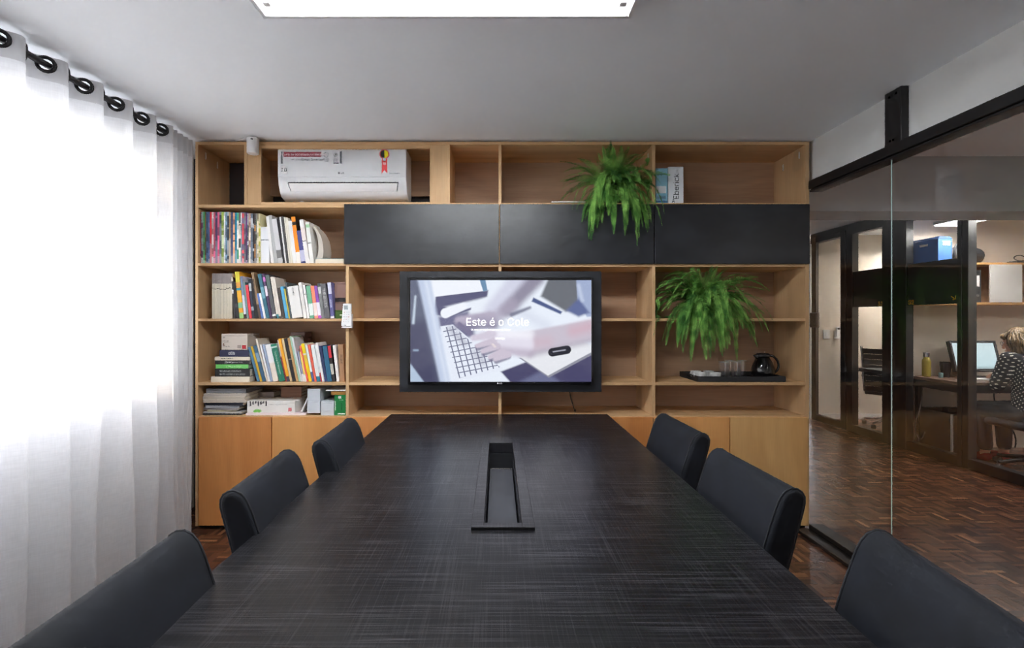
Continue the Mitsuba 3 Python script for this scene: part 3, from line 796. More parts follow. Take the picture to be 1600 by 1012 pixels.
row3 = [('steel blue book, first of the leaning row beside the flat stack', 402, 406.3, 542, (74, 116, 146), 15, None), ('mustard thin book after the first steel blue book', 406.5, 410.2, 541, (196, 160, 44), 15, None),
        ('dark steel blue book after the mustard one', 410.5, 416, 540, [(.55, (56, 92, 120)), (.25, (120, 150, 170)), (.2, (58, 96, 122))], 15.2, None), ('tall speckled cream book with pale worn spine', 416.3, 419.3, 529.2, (204, 196, 182), 17.5, None),
        ('plain white thin book after the tall speckled one', 419.6, 422.6, 538.2, (232, 232, 232), 14, None), ('blue grey thin book between two white ones', 422.9, 426.6, 538, (144, 158, 184), 13, None),
        ('white book with faint print left of the green book', 427, 435.4, 538, [(.5, (228, 220, 208)), (.5, (232, 234, 234))], 12.8, None), ('wide dark green book with white vertical title', 436.8, 446.2, 537.6, [(.9, (26, 112, 90)), (.04, (190, 214, 206)), (.06, (28, 116, 92))], 14.4, ('Controle Financeiro', (196, 222, 206), .5, .62)),
        ('thin dark red book right of the green one', 446.5, 448.6, 531, [(.6, (140, 50, 50)), (.4, (196, 180, 170))], 13.5, None), ('amber yellow tall book right of the green one', 448.8, 453.2, 529, [(.12, (70, 60, 80)), (.88, (240, 172, 44))], 14.4, None),
        ('beige tall book after the amber yellow one', 453.5, 457, 529, (206, 184, 140), 13.8, None), ('tall black book with small silver mark', 457.2, 462.6, 528.2, [(.5, (32, 30, 30)), (.02, (150, 140, 130)), (.48, (32, 30, 30))], 13.6, None),
        ('tall tan book after the tall black one', 462.8, 466.8, 528.2, (184, 146, 96), 14.2, None), ('tall pale green thin book', 467, 470, 525.2, (160, 196, 172), 14.8, None), ('tall white thin book with grey face', 470.2, 473, 527.0, (206, 208, 212), 14.8, None),
        ('lavender grey thin book before the yellow ones', 473.2, 476, 548.3, [(.25, (232, 230, 228)), (.75, (150, 152, 176))], 9, None), ('pale yellow thin book with white foot', 476.2, 479.4, 549.3, [(.24, (234, 232, 226)), (.76, (240, 206, 110))], 8.4, None),
        ('thin coral book left of the bright yellow book', 479.6, 482.4, 540.3, (232, 104, 84), 12, None), ('bright yellow book with white dash', 482.7, 487.6, 536.8, [(.5, (238, 196, 20)), (.2, (226, 190, 60)), (.04, (240, 236, 210)), (.26, (232, 206, 20))], 12.6, None),
        ('white thin book with blue foot after the bright yellow one', 487.8, 491.2, 538.3, [(.26, (86, 92, 140)), (.74, (226, 230, 226))], 11.2, None), ('coral book between two white ones', 491.5, 495, 538.3, (228, 104, 84), 11, None),
        ('white book with teal foot on the third shelf', 495.3, 501, 538.3, [(.14, (40, 110, 136)), (.86, (228, 232, 230))], 10.2, None), ('white thin book with red foot', 501.2, 503.3, 539, [(.24, (170, 50, 60)), (.76, (214, 220, 222))], 9.8, None),
        ('tall white glossy book left of the navy one', 503.5, 507.3, 535.4, (234, 234, 234), 10.8, None), ('navy book left of the teal blue one', 507.6, 511.7, 540.2, [(.12, (56, 66, 110)), (.88, (48, 58, 96))], 9.4, None),
        ('wide teal blue book near the end of the third shelf', 511.9, 519, 540.2, (44, 98, 130), 8.4, None), ('black book with red head and white title', 519.3, 524, 540.2, [(.2, (44, 44, 46)), (.3, (190, 190, 180)), (.16, (40, 36, 36)), (.34, (200, 50, 64))], 7.8, None),
        ('white ring bound book left of the kraft envelope', 526, 530.4, 539, (230, 228, 226), 6.4, None)]
for (lb, a, b, top, bands, ln, ti) in row3:
    book(lb, a, b, top, SH3, bands, ln, YF + .045, .17, R3, title=ti)
book('brown kraft cardboard folder at the right end of the third shelf', 531, 538.6, 538, SH3, (164, 126, 94), 3.0, YF + .05, .22, R3, name='folder', cat='folder', pages=False, title=('PLAY', (60, 44, 40), .6, .3))
carton('mauve brown carton standing behind the leaning books of the third shelf', 454, 476, 524.5, 597, YF + .23, .13, (112, 92, 90), base=SH3 + .0004)

# ---- lowest open shelf
ys = YF + .02
G4 = 'pile of magazines on the lowest open shelf'
zz = SH4 + .0004
lst = [('white magazine with dark cover at the bottom of the pile', 316, 376, 646.4, 648.8, 0, .26, (60, 60, 62), 2.5), ('grey magazine, second from the bottom of the pile', 318, 380, 644, 646.3, .004, .26, (190, 188, 186), -3),
       ('magazine with yellow corner, third from the bottom of the pile', 322, 366, 641.6, 643.9, .01, .22, (206, 200, 170), 4), ('grey magazine with soft corners, fourth from the bottom of the pile', 319, 374, 637.8, 641.4, .006, .26, (150, 148, 150), -4),
       ('pale blue grey magazine, fifth from the bottom of the pile', 320, 372, 634, 637.6, .004, .26, (170, 174, 182), 3), ('black magazine with grey label in the pile', 320, 381, 629.5, 633.8, .002, .26, (34, 36, 46), -2),
       ('cream magazine, lowest of the cream three in the pile', 317, 383, 624.6, 629, 0, .26, (206, 196, 184), 2), ('cream magazine in the middle of the cream three', 317, 383.5, 619.4, 624.3, .002, .26, (208, 198, 184), -1.5),
       ('cream magazine, uppermost of the cream three', 317.5, 383, 614.3, 619, .003, .26, (200, 190, 180), 2.5)]
for (lb, a, b, p0, p1, dy, d, col, sk) in lst:
    t, zz = flat_book(lb, a, b, p0, p1, ys + dy + .008, d, col, tuple(np.array(col) * .92), base=zz + .0004, name='magazine', cat='magazine', group=G4, skew=sk)
carton('grey patterned flat box on top of the magazine pile', 322, 384, 605.8, 613, ys + .02, .26, (120, 122, 126), base=zz + .0006, lid=.35)
t, zz = flat_book('white pink edged flat portfolio under the printed white box', 384, 478, 645.2, 648.4, ys, .30, (232, 214, 216), (236, 226, 226), base=SH4 + .0004, name='portfolio', cat='portfolio')
wb, z2 = carton('low white box printed with a green plant on the lowest open shelf', 386, 461, 626.5, 645, ys + .012, .16, (228, 226, 222), base=zz + .0006, lid=.2, extra=((.86, .93, .12, .42, (206, 120, 126)), (.45, .85, .68, .71, (170, 170, 170)), (.3, .35, .8, .86, (90, 90, 90))))
mp = MB()
rng = np.random.default_rng(8)
for i in range(16):
    a = math.pi * (i + .5) / 16
    r0 = .018 + .008 * rng.random()
    c = np.array([X(400.5, ys), 0, zz + .006])
    tip = c + np.array([math.cos(a) * r0 * 1.3, 0, math.sin(a) * r0])
    nrm = np.array([-math.sin(a), 0, math.cos(a)]) * .005
    mid = (c + tip) / 2
    pts = np.array([c, mid - nrm, tip, mid + nrm]); pts[:, 1] = ys + .0105
    mp.add(np.vstack([pts, pts + [0, .001, 0]]), [[0, 1, 2, 3], [7, 6, 5, 4], [0, 4, 5, 1], [1, 5, 6, 2], [2, 6, 7, 3], [3, 7, 4, 0]], (120, 186, 90))
mp.put(part(wb, 'print', 'printed green plant'), 'paint', color=True)
for i in range(7):
    a = .04 + i * .055
    MB().box(X(386, ys) + a * .31, X(386, ys) + a * .31 + .009, ys + .0105, ys + .0115, zz + .045 + .008 * (i % 3), zz + .076, (64, 62, 66)).put(part(wb, 'print'), 'paint', color=True)
z3 = zz
t, z3 = flat_book('grey ring binder lying under another behind the printed white box', 390, 427, 622, 628, ys + .19, .16, (150, 140, 134), (140, 130, 124), base=z3 + .06, name='binder', cat='binder') if False else (None, z3)
gs = SH4 + .0040 + zz - SH4
zz5 = zz
for i, (lb, p0, p1) in enumerate((('lowest grey folder of the pile behind the printed white box', 636, 645), ('second grey folder behind the printed white box', 627.5, 635.5), ('topmost grey folder behind the printed white box', 619, 627))):
    t, zz5 = flat_book(lb, 391, 428, p0, p1, ys + .19, .13, (132, 122, 116), (146, 136, 130), base=zz5 + .0004, name='folder', cat='folder', group='grey folders behind the white box')
zz6 = zz
for i in range(7):
    nm = ['lowest', 'second lowest', 'third lowest', 'middle', 'third highest', 'second highest', 'topmost'][i]
    t, zz6 = flat_book(f'brown cardboard album, {nm} of the brown pile behind the white box', 438.5 + .5 * (i % 2), 471, 645 - 5 * (i + 1), 645 - 5 * i - .3, ys + .19 + .003 * (i % 3), .13, (138, 100, 80), (146, 106, 84), base=zz6 + .0003, name='album', cat='album', group='brown albums')
for i in range(2):
    t = thing('picture_frame', ['white thin picture frame leaning on the stacked white cartons', 'black thin picture frame leaning behind the white frame'][i], 'picture frame')
    y0 = ys + .03
    a = math.radians(24)
    x0 = X(470 + 4 * i, y0)
    M = np.array([[math.cos(a), 0, math.sin(a), x0], [0, 1, 0, y0], [-math.sin(a), 0, math.cos(a), zz + .0045], [0, 0, 0, 1.0]])
    MB().box(0, .009, 0, .16, 0, .098 - .012 * i, (226, 226, 224) if i == 0 else (50, 50, 52), .001).put(part(t, 'border'), 'paint', color=True, M=M)
    MB().box(.0088, .0112, .012, .148, .012, .083 - .012 * i).put(part(t, 'backing'), 'pages', M=M)
cz = zz
ex = ((.15, .8, .52, .56, (206, 212, 218)), (.15, .75, .3, .34, (196, 204, 212)))
t, cz = carton('white carton under another, left of the lone white carton', 480, 499.8, 626, 645, ys, .24, (206, 212, 220), base=zz + .0006, group='white cartons', lid=.1, extra=ex)
carton('white carton stacked upon another on the lowest open shelf', 480.4, 500, 606.4, 625, ys + .002, .24, (198, 204, 212), base=cz + .0006, group='white cartons', lid=.1, extra=ex)
carton('lone white carton between the stacked cartons and the green box', 501.5, 521.6, 627, 648.6, ys - .006, .24, (206, 212, 218), base=SH4 + .0004, group='white cartons', lid=.1, extra=ex)
gb, gz = carton('green box with white print at the right end of the lowest open shelf', 522.4, 540, 617, 648.4, ys - .004, .2, (26, 120, 60), base=SH4 + .0004, lid=.06, extra=((.3, .95, .05, .11, (226, 236, 228)), (.04, .12, .25, .72, (190, 220, 200)), (.34, .62, .84, .96, (214, 218, 214)), (.62, .68, .25, .6, (16, 84, 40)), (.45, .8, .75, .78, (130, 180, 146))))
t, gz = flat_book('mustard brown book lying on the green box', 517, 540, 611.4, 616.6, ys + .01, .2, (150, 108, 50), (156, 112, 54), base=gz + .0006)
flat_book('white sheet pad on the mustard brown book', 509, 540, 607.8, 609.6, ys + .004, .2, (224, 224, 224), (216, 216, 216), base=gz + .004, name='note_pad', cat='note pad')

# ---- software boxes and papers in the top row
yb = YF + .03
e, _ = carton('white upright box with vertical dark lettering in the top row right of the fern', 1044.2, 1068, 259, 317, yb, .2, (214, 218, 222), base=Z1 + .0004, lid=.03)
for tx_, wd, xx_, pz, cc in (('Eberick', .165, 1056.5, 291, (50, 54, 60)), ('V8', .026, 1058.5, 268, (140, 146, 150))):
    q = MB()
    v_, f_ = text_front(tx_, .05, 0, 0, 0, rot=90)
    v_ = v_ * [wd / np.ptp(v_[:, 2]), 1, wd / np.ptp(v_[:, 2])] + [X(xx_, yb), yb - .0004, Z(pz, yb)]
    q.add(v_, f_, cc); q.put(part(e, 'lettering'), 'paint', color=True)
q = MB(); q.add(*text_front('A', .022, X(1052, yb), yb - .0004, Z(313.5, yb)), (40, 60, 80)); q.put(part(e, 'lettering'), 'paint', color=True)
e, _ = carton('pale blue box with a white label left of the white upright box', 1024.8, 1043, 261, 317, yb + .004, .2, (122, 168, 186), base=Z1 + .0004, lid=.03, extra=((.0, .88, .3, .5, (214, 220, 224)), (.0, 1.0, .05, .09, (50, 90, 130)), (.05, .85, .15, .22, (90, 120, 140)), (.0, 1.0, .22, .26, (110, 156, 176))))
flat_book('white sheet lying at the edge of the top row left of the fern', 862, 915, 315.4, 317, YF - .018, .2, (232, 232, 234), (234, 234, 236), base=Z1 + .0004, name='paper_sheet', cat='paper')

#@@DEVICES
# ================================================================== air conditioner
ac = thing('air_conditioner', 'white wall mounted split air conditioner unit in the bookcase top row', 'air conditioner')
ya = YF + .014
ax0, ax1 = X(433.5, ya), X(635, ya)
zt, zb = Z(232.3, ya), 2.145
P = [(.19, zb + .0), (.115, zb), (.085, zb + .004), (.058, zb + .014), (.036, zb + .034), (.02, zb + .062), (.009, zb + .095), (.004, zb + .125), (.004, zt - .02), (.007, zt - .006), (.016, zt), (.19, zt)]
v, f = loft_profile(P, ax1 - ax0, .008, 4)
MB().add(np.stack([ax0 + v[:, 1], ya + v[:, 0], v[:, 2]], 1), f).put(part(ac, 'body'), 'white_gloss', 35)
zp = Z(276.5, ya)
v, f = loft_profile([(-.002, zp), (.012, zp), (.012, zt - .003), (.004, zt - .003), (-.001, zt - .01)], ax1 - ax0 - .004, .003, 3)
MB().add(np.stack([ax0 + .002 + v[:, 1], ya + v[:, 0], v[:, 2]], 1), f).put(part(ac, 'front_panel'), 'white_gloss', 35)
lx0, lx1 = X(449, ya), X(622, ya)


def acy(z):          # front of the body at height z
    zs = np.array([q[1] for q in P[1:9]]); yy = np.array([q[0] for q in P[1:9]])
    return ya + float(np.interp(z, zs, yy))


zl1, zl0 = Z(285.2, ya), Z(297.5, ya)
slot = MB()
slot.add([[lx0, acy(zl1 + .005) - .002, zl1 + .005], [lx1, acy(zl1 + .005) - .002, zl1 + .005], [lx1, acy(zl1) - .002, zl1 - .001], [lx0, acy(zl1) - .002, zl1 - .001],
          [lx0, acy(zl1) + .006, zl1 + .004], [lx1, acy(zl1) + .006, zl1 + .004], [lx1, acy(zl1) + .006, zl1 - .001], [lx0, acy(zl1) + .006, zl1 - .001]],
         [[3, 2, 1, 0], [4, 5, 6, 7], [0, 1, 5, 4], [2, 3, 7, 6], [1, 2, 6, 5], [3, 0, 4, 7]])
for xe, sg in ((lx0, 1), (lx1, -1)):
    for (za, zc) in ((zl1, zl0),):
        pts = [[xe + sg * .013 * t_, acy(za + (zc - za) * t_) - .0005, za + (zc - za) * t_] for t_ in np.linspace(0, 1, 6)]
        slot.add(*tube_vf(pts, .0016, 6))
slot.put(part(ac, 'air_slot', 'dark slot above the flap'), 'black_matte')
fl_ = MB()
zs = np.linspace(zl0, zl1 - .003, 6)
V = [];
for zq in zs:
    t_ = (zl1 - zq) / (zl1 - zl0)
    V += [[lx0 + .004 + .013 * t_, acy(zq) - .0025, zq], [lx1 - .004 - .013 * t_, acy(zq) - .0025, zq], [lx0 + .004 + .013 * t_, acy(zq) + .003, zq], [lx1 - .004 - .013 * t_, acy(zq) + .003, zq]]
Fq = []
for i in range(5):
    a, b = 4 * i, 4 * i + 4
    Fq += [[a, a + 1, b + 1, b], [a + 3, a + 2, b + 2, b + 3], [a + 2, a, b, b + 2], [a + 1, a + 3, b + 3, b + 1]]
Fq += [[0, 2, 3, 1], [20, 21, 23, 22]]
fl_.add(V, Fq).put(part(ac, 'flap'), 'white_satin')
yp = ya - .0025


def acrect(name, a, b, c, d_, col, label=None, dy=0.0):
    q = MB(); q.box(X(a, ya), X(b, ya), yp - .0008 - dy, yp + .0005, Z(d_, ya), Z(c, ya), col); q.put(part(ac, name, label), 'paint_gloss', color=True)


def actext(t_, hp, a, c, col, bold=False, align='c', dy=.0):
    q = MB(); q.add(*text_front(t_, hp * ya / F, X(a, ya), yp - .0006 - dy, Z(c, ya), .0006, bold, align=align), col); q.put(part(ac, 'lettering'), 'paint', color=True)


acrect('sticker_bar', 439.2, 441.8, 236.7, 255.7, (112, 116, 122)); acrect('sticker_bar', 531.3, 534.3, 236.6, 255.7, (100, 104, 110))
acrect('sticker', 443.5, 502, 237.5, 245, (136, 40, 54), 'dark red sticker')
acrect('sticker', 439, 449, 259.5, 271.5, (246, 247, 248), 'small white sticker')
actext('ATÉ 60% DE ECONOMIA DE ENERGIA', 3.0, 472.7, 241.4, (240, 226, 228), True, dy=.0006)
actext('Smart Inverter', 3.6, 488, 249.4, (96, 98, 102)); actext('com Compressor', 1.8, 464, 249.8, (130, 132, 136))
actext('10', 5.6, 444, 265.6, (40, 44, 50), dy=.0006)
actext('LG', 2.6, 535.3, 270.6, (110, 110, 114), True)
v, f = lathe_vf([(0, 0), (.0062, 0), (.0062, .001), (0, .001)], seg=20)
MB().add(np.stack([X(530, ya) + v[:, 0], yp - v[:, 2], Z(270.6, ya) + v[:, 1]], 1), f).put(part(ac, 'emblem'), prin(rgb(130, 130, 134), .3))
actext('Smart Inverter', 1.9, 616.5, 271, (150, 152, 156))
for cx, kind in ((509.8, 0), (524.6, 1)):
    r = .0155 if kind == 0 else .011
    a = np.linspace(0, 2 * np.pi, 25)
    MB().add(*tube_vf(np.stack([X(cx, ya) + r * np.cos(a), 0 * a + yp - .0004, Z(242, ya) + r * np.sin(a)], 1), .0009, 5, False)).put(part(ac, 'symbol'), 'black_metal')
    q = MB(); q.box(X(cx, ya) - .003, X(cx, ya) + .003, yp - .001, yp, Z(242, ya) - .003, Z(242, ya) + .003); q.put(part(ac, 'symbol'), 'black_metal')
for cx in (509.8, 524.6):
    for i, t_ in enumerate(('Economia', 'Compressor', 'Garantia')):
        actext(t_, 1.3, cx, 247.6 + 2.1 * i, (120, 122, 126))
acrect('sticker_bar', 521, 529.5, 254.2, 255.7, (44, 46, 50))
# energy rosette
rx_, rz_ = X(600.8, ya), Z(241, ya)


def disc(r, y, a0, a1, col, name='rosette', n=28):
    a = np.linspace(a0, a1, n)
    pts = np.stack([rx_ + r * np.cos(a), 0 * a + y, rz_ + r * np.sin(a)], 1)
    pts = np.vstack([[rx_, y, rz_], pts])
    V_ = np.vstack([pts, pts + [0, .0008, 0]])
    nn = len(pts)
    F_ = [[0, i + 1, i] for i in range(1, nn - 1)] + [[nn, nn + i, nn + i + 1] for i in range(1, nn - 1)] + [[i, i + 1, nn + i + 1] for i in range(1, nn - 1)] + [[i, nn + i + 1, nn + i] for i in range(1, nn - 1)]
    q = MB(); q.add(V_, F_, col); q.put(part(ac, name), 'paint_gloss', color=True)


labels[ac + '__rosette'] = {'label': 'energy label rosette in red, black and yellow'}
disc(.0335, yp - .001, 0, 2 * np.pi, (226, 150, 158)); disc(.0295, yp - .0016, 0, 2 * np.pi, (196, 70, 80)); disc(.0255, yp - .0022, np.pi / 2, np.pi * 1.5, (22, 20, 18)); disc(.0255, yp - .0022, -np.pi / 2, np.pi / 2, (232, 214, 20))
rb = prism([(X(597, ya) - rx_, 0), (X(605, ya) - rx_, 0), (X(605.3, ya) - rx_, -.125), (0, -.103), (X(596.6, ya) - rx_, -.125)], .001)
v = np.array(rb.vertices)
q = MB(); q.add(np.stack([rx_ + v[:, 0], yp - .0008 - v[:, 2] * .2, rz_ + v[:, 1]], 1), np.array(rb.faces), (226, 76, 80)); q.put(part(ac, 'ribbon'), 'paint_gloss', color=True)
acrect('ribbon_patch', 598.3, 603.5, 246.8, 251, (196, 200, 212), dy=.0012); acrect('ribbon_patch', 598.3, 603.5, 254, 257.6, (244, 190, 196), dy=.0012); acrect('ribbon_patch', 599.5, 602.5, 251.2, 252.2, (60, 60, 40), dy=.0012)
MB().add(*tube_vf(smooth_curve([[X(470, YF + .1), YF + .12, zb + .004], [X(466, YF + .1), YF + .15, zb - .01], [X(458, YF + .1), YF + .19, zb - .02], [X(450, YF + .1), YB - .02, zb - .04]], 14), .012, 10)).put(part(ac, 'drain_hose', 'white drain hose'), 'white_satin', 40)
MB().box(X(575, ya), X(595, ya), acy(2.155) - .002, acy(2.155) + .004, 2.157, 2.160).put(part(ac, 'badge'), 'white_satin')
MB().box(ax0 + .05, ax1 - .05, ya + .185, YB - .05, 2.2, 2.42).put(part(ac, 'mounting_bracket'), 'steel')

# remote control on its holder
rc = thing('remote_control', 'white remote control in a holder on the divider beside the second book shelf', 'remote control')
yr = YF - .03
mm = ball_hull([(X(a, yr), yr + dy, Z(c, yr)) for a, c in ((536.6, 475), (547.5, 475), (533.9, 508.5), (546.8, 508.5)) for dy in (.006, .018)], [.0045] * 8)
MB().mesh(mm).put(part(rc, 'body'), 'white_satin', 40)
MB().box(X(537.4, yr), X(543.6, yr), yr - .0005, yr + .004, Z(483.6, yr), Z(477, yr), ch=.0005).put(part(rc, 'display', 'grey display'), prin(rgb(150, 160, 164), .3))
rng = np.random.default_rng(1)
for i, py in enumerate((487.2, 490.5, 494.2, 497.8, 501.4)):
    for j in range(3):
        a = 537.2 + 3.6 * j - .25 * i
        MB().box(X(a, yr), X(a + 1.7, yr), yr - .001, yr + .003, Z(py + 1.1, yr), Z(py, yr), ch=.0005).put(part(rc, 'button'), prin(rgb(176, 184, 190), .5) if (i + j) % 4 else prin(rgb(190, 130, 130), .5))
MB().add(*text_front('LG', .006, X(539.3, yr), yr + .001, Z(508, yr), .0006, True)).put(part(rc, 'lettering'), 'black_metal')
h_ = thing('remote_holder', 'small white wall holder behind the remote control', 'holder')
MB().box(X(533.2, yr), X(549.4, yr), YF - .004, YF - .001, Z(511, yr), Z(490, yr), ch=.001).put(h_ + '__plate', 'white_satin')
q = MB()
q.box(X(547.9, yr), X(549.4, yr), yr - .004, YF - .004, Z(511, yr), Z(491, yr), ch=.001)
q.put(part(h_, 'cheek'), 'white_satin')
MB().box(X(533.2, yr), X(549.4, yr), yr - .004, YF - .004, Z(512.2, yr), Z(511, yr), ch=.0005).put(part(h_, 'ledge'), 'white_satin')

# white cylinder sensor at the top
se = thing('motion_sensor', 'small white cylindrical sensor hanging at the top edge of the bookcase', 'sensor')
ysn = YF - .045
cx, r = X(395.2, ysn), .036
v, f = lathe_vf([(0, Z(240.4, ysn)), (r - .004, Z(240.4, ysn)), (r, Z(239.6, ysn)), (r, Z(216.4, ysn)), (r - .004, Z(215.6, ysn)), (0, Z(215.6, ysn))], (cx, ysn, 0), 40)
MB().add(v, f).put(part(se, 'body'), 'white_satin', 35)
MB().box(cx + .003, cx + .016, ysn - r - .001, ysn - r + .006, Z(220.8, ysn), Z(218.8, ysn), ch=.001).put(part(se, 'lens'), 'black_gloss')
MB().box(cx - .012, cx + .012, ysn + r - .008, YF - .001, Z(236, ysn), Z(224, ysn)).put(part(se, 'mount'), 'white_satin')
cb = thing('sensor_cable', 'thin white cable running along the bookcase top from the sensor', 'cable')
MB().add(*tube_vf(smooth_curve([[X(386.5), ysn + .0, Z(220)], [X(380), YF - .02, Z(218.5)], [X(372), YF + .0, Z(219.6)], [X(366), YF + .01, Z(218.8)], [X(360), YF + .03, Z(220.2)], [X(352), YF + .05, Z(220.6)], [X(330), YF + .2, Z(220.6)]], 30), .0022, 8)).put(cb, 'white_satin', True)

# ------------------------------------------------------------------ television
tv = thing('television', 'large flat screen television on a black backing board showing hands at a keyboard', 'television')
yt = YF - .055
MB().box(X(624.3, yt), X(939.8, yt), yt, yt + .018, Z(612.3, yt), Z(423.6, yt), ch=.0012).put(part(tv, 'backing_board', 'matt black board'), 'black_panel')
for a in (690, 860):
    MB().box(X(a), X(a + 20), yt + .018, YF - .001, Z(560), Z(460)).put(part(tv, 'bracket'), 'black_metal')
ysr = yt - .038
bz = MB()
sx0, sx1, sz0, sz1 = X(641.2, ysr), X(923.9, ysr), Z(596.2, ysr), Z(437.6, ysr)
ox0, ox1, oz0, oz1 = X(637.2, ysr), X(926.8, ysr), Z(600.6, ysr), Z(433.4, ysr)
bz.box(ox0, sx0, ysr - .004, yt - .001, oz0, oz1, ch=.002).box(sx1, ox1, ysr - .004, yt - .001, oz0, oz1, ch=.002).box(sx0, sx1, ysr - .004, yt - .001, oz0, sz0, ch=.002).box(sx0, sx1, ysr - .004, yt - .001, sz1, oz1, ch=.002)
bz.put(part(tv, 'bezel', 'glossy black bezel'), 'black_gloss')
MB().box(sx0 - .002, sx1 + .002, ysr + .004, yt - .002, sz0 - .002, sz1 + .002).put(part(tv, 'housing'), 'black_matte')


def seg(u, v, a, b, r0, r1=None, soft=.01, asp=1.79):
    """Soft capsule mask in screen coordinates (v runs down)."""
    r1 = r0 if r1 is None else r1
    ax, ay, bx, by = a[0] * asp, a[1], b[0] * asp, b[1]
    ux, uy = u * asp - ax, v - ay
    dx, dy = bx - ax, by - ay
    t = dr.clip((ux * dx + uy * dy) / (dx * dx + dy * dy + 1e-9), 0, 1)
    d = dr.sqrt(dr.square(ux - dx * t) + dr.square(uy - dy * t) + 1e-12)
    return 1 - SS(-soft, soft, d - (r0 + (r1 - r0) * t))


def poly(u, v, pts, soft=.006, asp=1.79):
    p = np.array(pts, float) * [asp, 1]
    if np.sum(p[:, 0] * np.roll(p[:, 1], -1) - np.roll(p[:, 0], -1) * p[:, 1]) < 0:
        p = p[::-1]
    m = mi.Float(1e3)
    for (x0, y0), (x1, y1) in zip(p.tolist(), np.roll(p, -1, 0).tolist()):
        L = math.hypot(x1 - x0, y1 - y0) + 1e-9
        m = dr.minimum(m, ((x1 - x0) * (v - y0) - (y1 - y0) * (u * asp - x0)) / L)
    return SS(-soft, soft, m)


def over(c, col, m):
    return c * (1 - m) + C3(*col) * m


